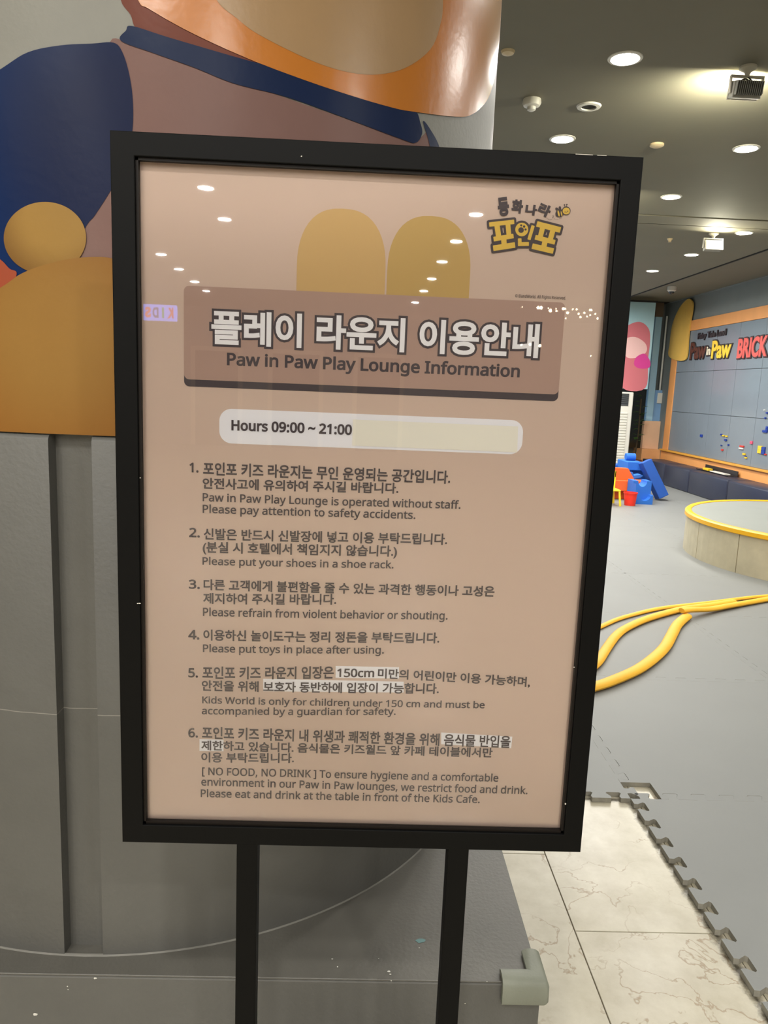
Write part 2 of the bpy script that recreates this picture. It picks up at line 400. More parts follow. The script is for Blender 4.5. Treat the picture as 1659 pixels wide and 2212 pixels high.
fitting('sprinkler', 'tiny sprinkler head past the ceiling strip, left of the glaring spotlight', 'sprinkler', 3.192, 8.311,
        [(0, 0), (.03, 0), (.026, -.01), (.012, -.03), (.02, -.034), (0, -.036)], mat('cream_plastic', (220, 200, 160), .4))

# chandelier, KIDS sign and orange sign behind the viewer: they show as reflections
ch = thing('bulb_chandelier', 'cluster of bare glowing bulbs mirrored at the upper right of the sign', 'chandelier', (3.2, -12.2, CEIL))
m_bulb = mat('bulb_glow', (255, 240, 205), .3, emit=38)
m_bulb2 = mat('bulb_glow_blue', (150, 150, 255), .3, emit=30)
barb = bmesh.new()
BP = [(1163, 657, 1), (1169, 664, 1), (1189, 671, 1.1), (1202, 672, .6), (1217, 664, .9), (1226, 676, .8), (1238, 661, .5), (1250, 678, .6), (1254, 685, .7), (1262, 676, .6), (1268, 684, .5), (1275, 681, .5), (1286, 678, .5), (1291, 688, .6), (1222, 688, .5), (1145, 744, .9), (1166, 747, 1), (1126, 745, .7), (1254, 566, .6), (1280, 602, .6), (1281, 626, .6), (1224, 626, .5), (1242, 603, .5), (1204, 631, .4), (1276, 769, .5), (1133, 588, .4), (1190, 592, .4)]
for i, (px, py, s) in enumerate(BP):
    v = atY(px, py, 14.2); c = Vector((v.x, 2.024-14.2, min(v.z, CEIL-.12)))
    r = .030*s
    b = lathe(bmesh.new(), [(0, c.z-r), (r*.7, c.z-r*.7), (r, c.z), (r*.7, c.z+r*.7), (.008, c.z+r)], (c.x, c.y), 10)
    obj('bulb', b, m_bulb, ch, smooth=True)
    tube(barb, [(c.x, c.y, c.z+r*.8), (c.x, c.y, CEIL)], .004, 5)
obj('hanging_wires', barb, m_dark, ch)
ks = thing('lit_sign', 'glowing blue hanging sign reading KIDS, mirrored at the left edge of the poster', 'sign', (-4.1, -13, 0))
a_, b_ = atY(309, 655, 15.0), atY(381, 692, 15.0)
KX0, KX1, KZ0, KZ1 = a_.x-.02, b_.x, b_.z-.02, a_.z-.01
ks.location = ((KX0+KX1)/2, -13, KZ0)
obj('light_box', bx(KX0, KX1, -13.08, -12.98, KZ0, KZ1, bev=.02), mat('sign_blue_light', (110, 130, 245), .4, emit=9), ks)
for xx in (KX0+.15, KX1-.15): obj('hanger', bx(xx-.008, xx+.008, -13.04, -13.02, KZ1, CEIL), m_dark, ks)

# ================================================================== COLUMN
CC = (-.50, 2.105); RM, RS, RG = .8025, .8075, .779
MURZ = atY(120, 938, 1.30).z
PT = .40
m_colup = mat('column_upper_paint', (127, 126, 118), .5, .06, 4, .25, 90)
m_collo = column_grey('column_lower_paint', (90, 89, 85), True)
m_plf = column_grey('plinth_front_paint', (93, 92, 88))
m_plt = column_grey('plinth_top_grey', (92, 90, 84))
co = thing('round_column', 'thick grey round column with a painted mural on top, standing on a square grey plinth behind the sign', 'column', (CC[0], CC[1], 0))
obj('shaft', lathe(bmesh.new(), [(0, MURZ), (RM, MURZ), (RM, CEIL), (0, CEIL)], CC, 128), m_colup, co, smooth=True)
def cyl(u, z, r): t = u; return Vector((CC[0]+r*math.sin(t), CC[1]-r*math.cos(t), z))
# lower sleeve: four curved shells with a vertical channel between them
g0 = math.asin((-.5395-CC[0])/RS)+0; g1 = math.asin((-.466-CC[0])/RS)
core = bmesh.new(); lathe(core, [(0, PT), (RG, PT), (RG, MURZ-.002), (0, MURZ-.002)], CC, 128)
obj('channel_core', core, m_collo, co, smooth=True)
for q in range(4):
    t0, t1 = g1+q*PI/2, g0+(q+1)*PI/2
    b = bmesh.new(); n = 36; prof = [(RG-.01, PT), (RS, PT), (RS, MURZ-.010), (RS-.004, MURZ-.003), (RM-.006, MURZ), (RG-.01, MURZ)]
    rows = [[b.verts.new(cyl(t0+(t1-t0)*i/n, z, r)) for r, z in prof] for i in range(n+1)]
    for i in range(n):
        for k in range(len(prof)):
            j = (k+1) % len(prof); b.faces.new((rows[i][k], rows[i+1][k], rows[i+1][j], rows[i][j]))
    b.faces.new(rows[0]); b.faces.new(list(reversed(rows[-1])))
    bmesh.ops.recalc_face_normals(b, faces=b.faces)
    obj('sleeve_shell', b, m_collo, co, smooth=True)
# plinth with a thin, slightly darker top layer
PX0, PX1, PY0, PY1 = -1.374, .374, 1.25, 2.99
obj('plinth', bx(PX0, PX1, PY0, PY1, 0, PT-.004, bev=.003), m_plf, co)
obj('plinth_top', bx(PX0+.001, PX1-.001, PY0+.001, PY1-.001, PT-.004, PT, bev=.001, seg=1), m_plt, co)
# caulk bead where the round shell meets the plinth
obj('caulk_bead', lathe(bmesh.new(), [(RS-.002, PT+.003), (RS+.001, PT+.002), (RS+.0025, PT)], CC, 128), mat('caulk', (112, 110, 103), .6, .1, 20), co, smooth=True)
# flecks of bare plaster and a teal scrape on the plinth
chip = bmesh.new()
def fleck(bm, c, n_, s):
    k = 6; a = random.random()*6
    vs = []
    up = Vector((0, 0, 1)) if abs(n_.z) < .5 else Vector((0, 1, 0))
    sx = up.cross(n_).normalized(); sy = n_.cross(sx)
    for i in range(k):
        r = s*(.5+random.random()*.8); vs.append(bm.verts.new(c+n_*.0006+sx*r*math.cos(a+2*PI*i/k)+sy*r*.7*math.sin(a+2*PI*i/k)))
    bm.faces.new(vs)
for px, py, s in ((718, 2072, .002), (729, 2089, .002), (840, 2099, .003), (843, 2105, .002), (906, 2048, .0015), (818, 2071, .0014), (1052, 2121, .0015)):
    fleck(chip, atZ(px, py, PT), Vector((0, 0, 1)), s)
for px, py, s in ((76, 2190, .0045), (146, 2130, .002), (147, 2137, .0014), (206, 2113, .003), (845, 2118, .002), (975, 2180, .0015), (1005, 2167, .0015)):
    fleck(chip, atY(px, py, PY0), Vector((0, -1, 0)), s)
obj('paint_chips', chip, mat('bare_plaster', (214, 212, 204), .7), co)['kind'] = 'stuff'
tl = bmesh.new(); fleck(tl, atZ(910, 2031, PT), Vector((0, 0, 1)), .011)
obj('paint_scrape', tl, mat('teal_scrape', (96, 132, 132), .6), co)['label'] = 'small teal scrape in the grey paint'
# foam corner guard
gd = bmesh.new()
prof = [(-.024, .008), (-.016, .0125), (-.006, .0135), (.003, .012), (.010, .007), (.0135, -.002), (.014, -.033), (.012, -.038), (.002, -.038), (.002, .002), (-.024, .002)]
path = [((PX1-.076, PY0), (0, -1)), ((PX1, PY0), (1, -1)), ((PX1, PY0+.072), (1, 0))]
rows = [[gd.verts.new((p_[0]+d_[0]*o_, p_[1]+d_[1]*o_, PT+z_)) for o_, z_ in prof] for p_, d_ in path]
for i in range(2):
    for k in range(len(prof)):
        j = (k+1) % len(prof); gd.faces.new((rows[i][k], rows[i+1][k], rows[i+1][j], rows[i][j]))
gd.faces.new(rows[0]); gd.faces.new(list(reversed(rows[-1]))); bmesh.ops.recalc_face_normals(gd, faces=gd.faces)
es = [e for e in gd.edges if all(v.co.x > PX1+.0095 and v.co.y < PY0-.0095 for v in e.verts) and e.calc_length() < .04]
if es: bmesh.ops.bevel(gd, geom=es, offset=.008, segments=4, profile=.5, affect='EDGES')
tag(recentre(obj('corner_guard', gd, mat('grey_green_foam', (128, 131, 118), .55, .03, 8, .2, 200), smooth=True)),
    'grey-green foam corner guard wrapped over the corner of the grey plinth', 'corner guard')

# ---- mural: plain colour fields painted on the shaft
def cyl_hit(px, py, r):
    d = ray(px, py); a = d.x**2+d.y**2; b = -2*(d.x*CC[0]+d.y*CC[1]); c = CC[0]**2+CC[1]**2-r*r
    disc = b*b-4*a*c
    t = (-b-math.sqrt(max(0, disc)))/(2*a)
    x, y = d.x*t-CC[0], d.y*t-CC[1]
    return math.atan2(x, -y), EYE+d.z*t
mu = obj('mural_ground', bx(0, .001, 0, .001, 0, .001), m_colup, co)   # replaced below
bpy.data.objects.remove(mu)
mural = None
def field(name, pts, m, layer, k=5, smooth=True, parent=None, label=None):
    r = RM+.0004*layer
    pp = spline(pts, k, True) if smooth else [q for i in range(len(pts)) for q in [tuple(a+(b-a)*s/6 for a, b in zip(pts[i], pts[(i+1) % len(pts)])) for s in range(6)]]
    uv = [cyl_hit(x, y, r) for x, y in pp]
    uv = [(u, min(max(z, MURZ+.0005), CEIL-.001)) for u, z in uv]
    q = []
    for c in uv:
        if not q or abs(c[0]-q[-1][0])+abs(c[1]-q[-1][1]) > 2e-4: q.append(c)
    bm = bmesh.new(); vs = [bm.verts.new((u, z, 0)) for u, z in q]
    es = [bm.edges.new((vs[i], vs[(i+1) % len(vs)])) for i in range(len(vs))]
    bmesh.ops.triangle_fill(bm, edges=es, use_beauty=True)
    u0, u1 = min(u for u, z in q), max(u for u, z in q)
    s = math.ceil(u0/.05)*.05
    while s < u1:
        bmesh.ops.bisect_plane(bm, geom=list(bm.verts)+list(bm.edges)+list(bm.faces), plane_co=(s, 0, 0), plane_no=(1, 0, 0)); s += .05
    for v in bm.verts: v.co = cyl(v.co.x, v.co.y, r)
    bm.normal_update()
    for f in bm.faces:
        c = f.calc_center_median()
        if f.normal.x*(c.x-CC[0])+f.normal.y*(c.y-CC[1]) < 0: f.normal_flip()
    o = obj(name, bm, m, parent or co)
    for p in o.data.polygons: p.use_smooth = True
    if label: o['label'] = label
    return o
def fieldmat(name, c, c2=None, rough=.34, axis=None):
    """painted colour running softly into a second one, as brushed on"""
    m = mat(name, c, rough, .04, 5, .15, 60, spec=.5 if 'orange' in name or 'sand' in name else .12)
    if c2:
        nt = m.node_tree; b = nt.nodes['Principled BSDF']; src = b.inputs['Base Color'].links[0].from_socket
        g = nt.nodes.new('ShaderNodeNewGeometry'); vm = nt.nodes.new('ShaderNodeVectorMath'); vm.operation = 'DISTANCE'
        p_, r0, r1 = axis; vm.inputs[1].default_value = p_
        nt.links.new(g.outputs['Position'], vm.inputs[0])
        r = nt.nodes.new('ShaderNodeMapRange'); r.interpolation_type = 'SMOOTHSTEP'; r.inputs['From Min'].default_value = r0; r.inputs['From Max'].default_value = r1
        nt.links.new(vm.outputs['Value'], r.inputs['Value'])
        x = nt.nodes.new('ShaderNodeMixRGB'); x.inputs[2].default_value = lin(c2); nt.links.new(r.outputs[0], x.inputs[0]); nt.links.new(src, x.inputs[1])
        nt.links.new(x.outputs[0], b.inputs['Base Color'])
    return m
def W3(px, py): t, z = cyl_hit(px, py, RM); return cyl(t, z, RM)
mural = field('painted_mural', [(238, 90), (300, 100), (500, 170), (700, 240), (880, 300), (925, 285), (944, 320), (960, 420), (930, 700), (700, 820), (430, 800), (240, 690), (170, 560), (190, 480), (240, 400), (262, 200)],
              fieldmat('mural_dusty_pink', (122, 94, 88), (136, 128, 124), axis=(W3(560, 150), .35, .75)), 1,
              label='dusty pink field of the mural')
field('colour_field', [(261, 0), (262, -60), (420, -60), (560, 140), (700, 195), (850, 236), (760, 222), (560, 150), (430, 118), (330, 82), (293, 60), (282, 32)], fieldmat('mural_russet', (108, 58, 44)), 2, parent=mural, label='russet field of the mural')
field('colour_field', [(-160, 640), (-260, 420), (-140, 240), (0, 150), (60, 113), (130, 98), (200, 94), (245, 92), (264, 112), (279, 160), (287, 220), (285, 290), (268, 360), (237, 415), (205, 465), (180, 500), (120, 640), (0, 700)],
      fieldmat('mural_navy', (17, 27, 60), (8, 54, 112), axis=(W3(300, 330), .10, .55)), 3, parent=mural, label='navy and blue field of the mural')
field('colour_field', [(914, 262), (930, 280), (950, 320), (958, 380), (938, 380), (928, 312)], fieldmat('mural_navy_band', (24, 37, 68)), 3, parent=mural)
field('colour_field', [(261, 88), (272, 66), (285, 56), (362, 80), (495, 119), (611, 152), (749, 196), (866, 230), (898, 240), (908, 265), (912, 288), (898, 308), (866, 300), (717, 244), (611, 207), (505, 180), (420, 146), (330, 114)],
      fieldmat('mural_navy_band', (24, 37, 68)), 4, parent=mural, label='navy curved band across the mural')
field('colour_field', [(298, 0), (320, 18), (410, 69), (537, 127), (664, 175), (770, 210), (850, 233), (892, 241), (983, 252), (1020, 247), (1052, 217), (1068, 170), (1077, 106), (1082, 40), (1086, -60), (1080, -420), (600, -600), (260, -420), (240, -120)],
      fieldmat('mural_orange', (184, 112, 38), (188, 138, 76), axis=(W3(560, 60), .45, .78), rough=.26), 5, parent=mural, label='orange field of the mural')
field('colour_field', [(468, 0), (510, 38), (558, 74), (664, 127), (744, 154), (813, 161), (877, 146), (930, 106), (951, 53), (957, 0), (955, -160), (760, -300), (480, -220), (430, -90)],
      fieldmat('mural_sand', (160, 130, 94), rough=.3), 6, parent=mural, label='sand coloured oval of the mural')
field('colour_field', [(-40, 540), (0, 560), (20, 580), (36, 592), (10, 640), (-60, 650)], fieldmat('mural_coral', (150, 74, 52)), 6, parent=mural, label='small coral field of the mural')
field('colour_field', [(97+89*math.cos(a*PI/8), 514+78*math.sin(a*PI/8)) for a in range(16)], fieldmat('mural_tan', (150, 117, 62), (112, 80, 42), axis=(W3(120, 470), .04, .12)), 7, parent=mural, label='small round tan field of the mural')
field('colour_field', [(-200, 760), (-120, 690), (0, 622), (48, 590), (110, 568), (180, 556), (250, 560), (330, 600), (420, 700), (450, 830), (452, 945), (300, 945), (100, 945), (-100, 945), (-220, 900)],
      fieldmat('mural_tan_large', (144, 108, 56), (130, 86, 38), axis=(W3(110, 720), .05, .25)), 8, parent=mural, label='large tan dome field of the mural')

# ================================================================== THE SIGN
SX0, SX1, SZ0, SZ1, SY = -.3278, .3407, -.6622+EYE, .3012+EYE, 1.0
oi = atY(290, 332, SY); oj = atY(1338, 394, SY); ok = atY(309, 1779, SY); ol = atY(1220, 1806, SY)
OX0, OX1, OZ1, OZ0 = (oi.x+ok.x)/2, (oj.x+ol.x)/2, (oi.z+oj.z)/2, (ok.z+ol.z)/2
YG, YP = SY+.0110, SY+.0147                     # pane front, poster face
m_frame = mat('black_frame_paint', (6, 6, 6), .5, .1, 12, .0, 300, spec=.12)
m_rim = mat('inner_rim', (18, 13, 10), .5, spec=.2)
sg = thing('sign_stand', 'black framed information sign on two square posts with a pink notice', 'sign', ((SX0+SX1)/2, SY+.015, 0))
def fbar(c):    # c: four corners in x,z
    b = bmesh.new(); prism(b, c, lambda u, v, t: (u, t, v), SY, SY+.03)
    bmesh.ops.bevel(b, geom=[e_ for e_ in b.edges if e_.calc_length() > .5], offset=.0012, segments=2, profile=.5, affect='EDGES')
    return obj('frame_bar', b, m_frame, sg)
fbar([(SX0, SZ1), (SX1, SZ1), (OX1, OZ1), (OX0, OZ1)]); fbar([(SX0, SZ0), (OX0, OZ0), (OX1, OZ0), (SX1, SZ0)])
fbar([(SX0, SZ0), (SX0, SZ1), (OX0, OZ1), (OX0, OZ0)]); fbar([(SX1, SZ0), (OX1, OZ0), (OX1, OZ1), (SX1, SZ1)])
rm = bmesh.new(); e = .0035
box(rm, OX0, OX1, SY+.004, YG, OZ1-e, OZ1+.001); box(rm, OX0, OX1, SY+.004, YG, OZ0-.001, OZ0+e)
box(rm, OX0-.001, OX0+e, SY+.004, YG, OZ0, OZ1); box(rm, OX1-e, OX1+.001, SY+.004, YG, OZ0, OZ1)
obj('inner_rim', rm, m_rim, sg)
obj('back_board', bx(OX0-.004, OX1+.004, YP+.001, SY+.028, OZ0-.004, OZ1+.004), m_black, sg)
obj('clear_pane', bx(OX0, OX1, YG, YG+.0015, OZ0, OZ1), glass_mat(), sg)['label'] = 'clear shiny acrylic pane in front of the notice'
for a, b2 in ((511, 559), (968.5, 1016)):
    x0, x1 = atY(a, 1832, SY+.001).x, atY(b2, 1836, SY+.001).x
    obj('leg', bx(x0, x1-.002, SY+.001, SY+.029, .008, SZ0+.004, bev=.0012), m_frame, sg)
obj('base_plate', bx(-.26, .27, .82, 1.20, 0, .008, bev=.002), m_frame, sg)
# bare-metal nicks on the edges of the frame
nk = bmesh.new()
for px, py, wd in ((1262, 335, .022), (1300, 337.5, .012)):
    v = atY(px, py, SY); box(nk, v.x-wd/2, v.x+wd/2, SY-.0002, SY+.0006, SZ1-.0009, SZ1-.0003)
for px, py in ((1221, 1735), (1221, 1737), (1240, 1441), (298, 1303), (303, 1032), (302, 1303), (651, 338)):
    fleck(nk, atY(px, py, SY-.0002), Vector((0, -1, 0)), .0012)
obj('paint_nicks', nk, mat('bare_metal', (205, 200, 190), .5), sg)['kind'] = 'stuff'
# the notice
m_paper = mat('notice_pink', (209, 186, 172), .55, .012, 3)
m_ink = mat('dark_ink', (66, 56, 62), .6)
m_whiteink = mat('white_print', (244, 244, 250), .6)
po = obj('poster', bx(OX0, OX1, YP, YP+.001, OZ0, OZ1), m_paper, sg); po['label'] = 'pale pink printed notice with rules'
def pl(x, y): return atY(x, y, YP)
def right_x(xr, yl, z):
    y = yl
    for _ in range(5): p = pl(xr, y); y = proj((p.x, YP, z))[1]
    return pl(xr, y).x
LG = .00026
def flat(name, polys, m, layer, label=None, parent=None):
    bm = bmesh.new()
    for pi, P in enumerate(polys):
        vs = [bm.verts.new((x, YP-LG*layer-1.2e-5*pi, z)) for x, z in P]
        f = bm.faces.new(vs)
    bm.normal_update()
    for f in bm.faces:
        if f.normal.y > 0: f.normal_flip()
    bmesh.ops.triangulate(bm, faces=[f for f in bm.faces if len(f.verts) > 4])
    o = obj(name, bm, m, parent or po)
    if label: o['label'] = label
    return o
def rrect(x0, z0, x1, z1, r, n=8):
    out = []
    for cx, cz, a in ((x1-r, z1-r, 0), (x0+r, z1-r, 90), (x0+r, z0+r, 180), (x1-r, z0+r, 270)):
        for i in range(n+1):
            t = math.radians(a+90*i/n); out.append((cx+r*math.cos(t), cz+r*math.sin(t)))
    return out
a, b2 = pl(397, 617), pl(398, 819); xr_ = right_x(1222, 664, a.z); xr2 = right_x(1205, 859, b2.z)
bw = (xr_+xr2)/2
pB = (a.x+b2.x)/2
flat('print_shape', [rrect(pB, b2.z-.0092, bw, a.z-.02, .007)], m_ink, 2, 'dark lower edge of the printed heading panel')
flat('print_shape', [rrect(pB, b2.z, bw, a.z, .007)], mat('panel_mauve', (178, 148, 136), .55), 3, 'dusky pink heading panel')
a, b2 = pl(474, 882), pl(474, 957)
flat('print_shape', [rrect(a.x, b2.z, right_x(1129, 930, (a.z+b2.z)/2), a.z, .0165)], mat('hours_white', (240, 241, 250), .6), 1, 'white rounded bar with the opening hours')
a, b2 = pl(762.5, 906), pl(762, 962.5)
st = flat('paper_sticker', [[(a.x, b2.z), (a.x, a.z), (right_x(1119, 915, a.z), a.z-.0006), (right_x(1117, 970, b2.z), b2.z-.0006)]], mat('cream_paper', (238, 236, 226), .7, .01, 5), 3, 'blank cream paper strip stuck over part of the hours')
for Q in (((725, 1438.5), (862, 1441), (862, 1465.5), (725, 1464)), ((568.6, 1466), (872, 1472.4), (872, 1496), (568.6, 1493)), ((953, 1582), (1106.7, 1591), (1104, 1616), (953, 1607.5)), ((431, 1596.5), (483, 1597.6), (483, 1622.5), (431, 1622))):
    flat('highlight_bar', [[(pl(*q).x, pl(*q).z) for q in Q]], m_whiteink, 1)
# plain sand domes stand where the notice has its illustration
def pdisc(cx, cy, rx, ry, n=40):
    c = pl(cx, cy); e1 = pl(cx+rx, cy); e2 = pl(cx, cy-ry); rx_, rz_ = (e1-c).x, (e2-c).z
    return [(c.x+rx_*math.cos(2*PI*i/n), c.z+rz_*math.sin(2*PI*i/n)) for i in range(n)]
def dome(x0, x1, y0, y1):
    A, B = pl(x0, y1), pl(x0, y0); X1 = right_x(x1, y1, A.z); w_, h_ = X1-A.x, B.z-A.z
    return [(A.x, A.z-.02), (X1, A.z-.02)]+[(A.x+w_/2+w_/2*math.copysign(abs(math.cos(t*PI/24))**.8, math.cos(t*PI/24)), A.z+h_*.35+h_*.65*math.sin(t*PI/24)**.9) for t in range(25)]
flat('print_shape', [dome(834, 1012, 462, 646)], mat('print_sand_two', (196, 164, 98), .6), 1, 'plain sand coloured printed round')
flat('print_shape', [dome(640, 830, 446, 640)], mat('print_sand', (206, 172, 114), .6), 2, 'plain light sand coloured printed round')

# ---- lettering
TXT = []
def text_job(s, bold, cb): TXT.append((s, bold, cb))
try:
    LATIN = bpy.data.fonts.load(bpy.utils.system_resource('DATAFILES', path='fonts')+'/NotoSansHebrew-Regular.woff2')
except Exception:
    LATIN = None
def run_texts():
    keys = sorted({(s, b) for s, b, _ in TXT}); made = {}
    tmp = []
    for s, b in keys:
        c = bpy.data.curves.new('t', 'FONT'); c.body = s; c.size = 1
        if LATIN and s not in ('BRICK', 'in', 'Paw', 'Fairy Tale Land', 'K', 'I', 'D', 'S') and (all(ord(q) < 256 for q in s)): c.font = LATIN
        c.bevel_depth = b; c.bevel_resolution = 1; c.resolution_u = 4
        o = bpy.data.objects.new('t', c); COL.objects.link(o); tmp.append((s, b, o))
    bpy.context.view_layer.update(); dg = bpy.context.evaluated_depsgraph_get()
    for s, b, o in tmp:
        me = bpy.data.meshes.new_from_object(o.evaluated_get(dg))
        bm = bmesh.new(); bm.from_mesh(me)
        bm.normal_update()
        bmesh.ops.delete(bm, geom=[f for f in bm.faces if f.normal.z < .02], context='FACES')
        bmesh.ops.remove_doubles(bm, verts=bm.verts, dist=1e-5)
        bpy.data.meshes.remove(me)
        me2 = bpy.data.meshes.new('g'); bm.to_mesh(me2); bm.free()
        xs = [v.co.x for v in me2.vertices]; ys = [v.co.y for v in me2.vertices]
        made[(s, b)] = (me2, min(xs), max(xs), min(ys), max(ys))
    for s, b, o in tmp:
        c = o.data; bpy.data.objects.remove(o); bpy.data.curves.remove(c)
    for s, b, cb in TXT: cb(made[(s, b)], made)
def line(s, xl, xr, yt, yb, bold=.014, ref=None, m=None, layer=4, name='lettering', label=None, ob=0, om=None, yr=None):
    ref = ref or s[0]
    text_job(ref, bold, lambda *a: None)
    def cb(d, made):
        me, x0, x1, y0, y1 = d; r = made[(ref, bold)]
        A, B = pl(xl, yb), pl(xl, yt); XR = right_x(xr, yb, A.z)
        sx = (XR-A.x)/(x1-x0); sz = (B.z-A.z)/(r[4]-r[3])
        DZ = pl(xr, yr).z-A.z if yr else 0      # the print waves a little: the line's right end sits off the straight
        fall = lambda x: DZ*max(0, (x-x0)/(x1-x0))**1.4
        bm = bmesh.new(); bm.from_mesh(me)
        for v in bm.verts: v.co = Vector((A.x+(v.co.x-x0)*sx, YP-LG*layer-v.co.z*.0012, A.z+(v.co.y-r[3])*sz+fall(v.co.x)))
        o = obj(name, bm, m or m_ink, po)
        if label: o['label'] = label
        if ob:
            dd, d0 = made[(s, ob)], made[(s, bold)]
            bm = bmesh.new(); bm.from_mesh(dd[0])
            for v in bm.verts: v.co = Vector((A.x+(v.co.x-x0)*sx, YP-LG*(layer-1)-v.co.z*.0012, A.z+(v.co.y-r[3])*sz))
            obj('lettering_outline', bm, om, po)
    if ob: text_job(s, ob, lambda *a: None)
    text_job(s, bold, cb)
KB, EB = .025, .015
line('1.', 409.5, 429, 999, 1020, EB*1.6)
line('포인포 키즈 라운지는 무인 운영되는 공간입니다.', 439, 972, 1000, 1023, KB, yr=1042)
line('안전사고에 유의하여 주시길 바랍니다.', 438, 860, 1031.5, 1055, KB, yr=1066)
line('Paw in Paw Play Lounge is operated without staff.', 438, 994, 1064.8, 1082.4, EB, yr=1099)
line('Please pay attention to safety accidents.', 438, 897, 1090, 1107.6, EB, yr=1121)
line('2.', 409, 432, 1139.5, 1160, EB*1.6)
line('신발은 반드시 신발장에 넣고 이용 부탁드립니다.', 440, 965, 1140.5, 1164.8, KB, yr=1176.5)
line('(분실 시 호텔에서 책임지지 않습니다.)', 438, 857, 1169.8, 1193, KB, ref='분', yr=1202)
line('Please put your shoes in a shoe rack.', 437.6, 849.5, 1203, 1219.5, EB, yr=1227.6)
line('3.', 408, 432, 1251.4, 1271.4, EB*1.6)
line('다른 고객에게 불편함을 줄 수 있는 과격한 행동이나 고성은', 440, 1067, 1250.5, 1274.3, KB, yr=1289)
line('제지하여 주시길 바랍니다.', 439, 726, 1280, 1303.8, KB, yr=1306)
line('Please refrain from violent behavior or shouting.', 438.6, 966, 1312.4, 1330, EB, yr=1338)
line('4.', 407, 431, 1360, 1380.5, EB*1.6)
line('이용하신 놀이도구는 정리 정돈을 부탁드립니다.', 439.5, 948, 1359, 1382.9, KB, yr=1389.5)
line('Please put toys in place after using.', 438.6, 828.6, 1391.4, 1408, EB, yr=1411.4)
line('5.', 407, 428, 1442.4, 1462.9, EB*1.6)
line('포인포 키즈 라운지 입장은', 437.6, 720.5, 1441, 1462.9, KB, yr=1462.5)
line('150cm', 728, 808, 1443.5, 1462, KB*.9, yr=1462.6)
line('미만의 어린이만 이용 가능하며,', 816, 1144.8, 1443, 1465, KB, yr=1484)
line('안전을 위해 보호자 동반하에 입장이 가능합니다.', 436, 947, 1468.6, 1491.4, KB, yr=1498)
line('Kids World is only for children under 150 cm and must be', 437, 1046, 1501, 1518.6, EB, yr=1529.5)
line('accompanied by a guardian for safety.', 436, 854, 1525.7, 1542.4, EB, ref='d', yr=1543.8)
line('6.', 407, 428, 1572, 1592.4, EB*1.6)
line('포인포 키즈 라운지 내 위생과 쾌적한 환경을 위해 음식물 반입을', 436.7, 1102, 1571, 1592.4, KB, yr=1612.4)
line('제한하고 있습니다. 음식물은 키즈월드 앞 카페 테이블에서만', 435, 1063, 1598.6, 1620, KB, yr=1636)
line('이용 부탁드립니다.', 435, 635, 1624.3, 1646, KB, yr=1647.5)
line('[ NO FOOD, NO DRINK ] To ensure hygiene and a comfortable', 436.7, 1075.7, 1656.7, 1673.3, EB, ref='N', yr=1688)
line('environment in our Paw in Paw lounges, we restrict food and drink.', 435, 1139, 1679.5, 1696.2, EB, ref='P', yr=1715)
line('Please eat and drink at the table in front of the Kids Cafe.', 433.8, 1035.7, 1704.3, 1721, EB, yr=1734.3)
line('플레이 라운지 이용안내', 457, 1161, 671.5, 743, .030, m=m_whiteink, layer=6, ob=.095, om=m_ink, label='large white Korean heading')
line('Paw in Paw Play Lounge Information', 490.4, 1122, 761.7, 789, .026, label='dark English heading line')
line('Hours 09:00 ~ 21:00', 500, 760, 907, 929.5, .03)
line('© ElandWorld. All Rights Reserved.', 1112.5, 1221.7, 635.7, 642.3, .004, ref='E')
# logo lettering: the small dark word, letter by letter
def zd(x, y): return 1030+x/7.213, 410+y/7.213
def glyph(s, x0, x1, y0, y1, rot, bold=.055, m=None, layer=4):
    def cb(d, made):
        me, a0, a1, b0, b1 = d
        cx, cy = zd((x0+x1)/2, (y0+y1)/2); c = pl(cx, cy)
        W = (pl(zd(x1, 0)[0], cy)-pl(zd(x0, 0)[0], cy)).x; H = (pl(cx, zd(0, y0)[1])-pl(cx, zd(0, y1)[1])).z
        bm = bmesh.new(); bm.from_mesh(me); ca, sa = math.cos(math.radians(rot)), math.sin(math.radians(rot))
        for v in bm.verts:
            u, t = ((v.co.x-a0)/(a1-a0)-.5)*W, ((v.co.y-b0)/(b1-b0)-.5)*H
            v.co = Vector((c.x+u*ca-t*sa, YP-LG*layer-v.co.z*.0012, c.z+u*sa+t*ca))
        obj('logo_letter', bm, m or m_ink, po)
    text_job(s, bold, cb)
glyph('동', 325, 500, 118, 415, 10); glyph('화', 540, 718, 155, 368, -3)
glyph('나', 755, 935, 232, 400, -4); glyph('라', 955, 1150, 222, 415, -21)
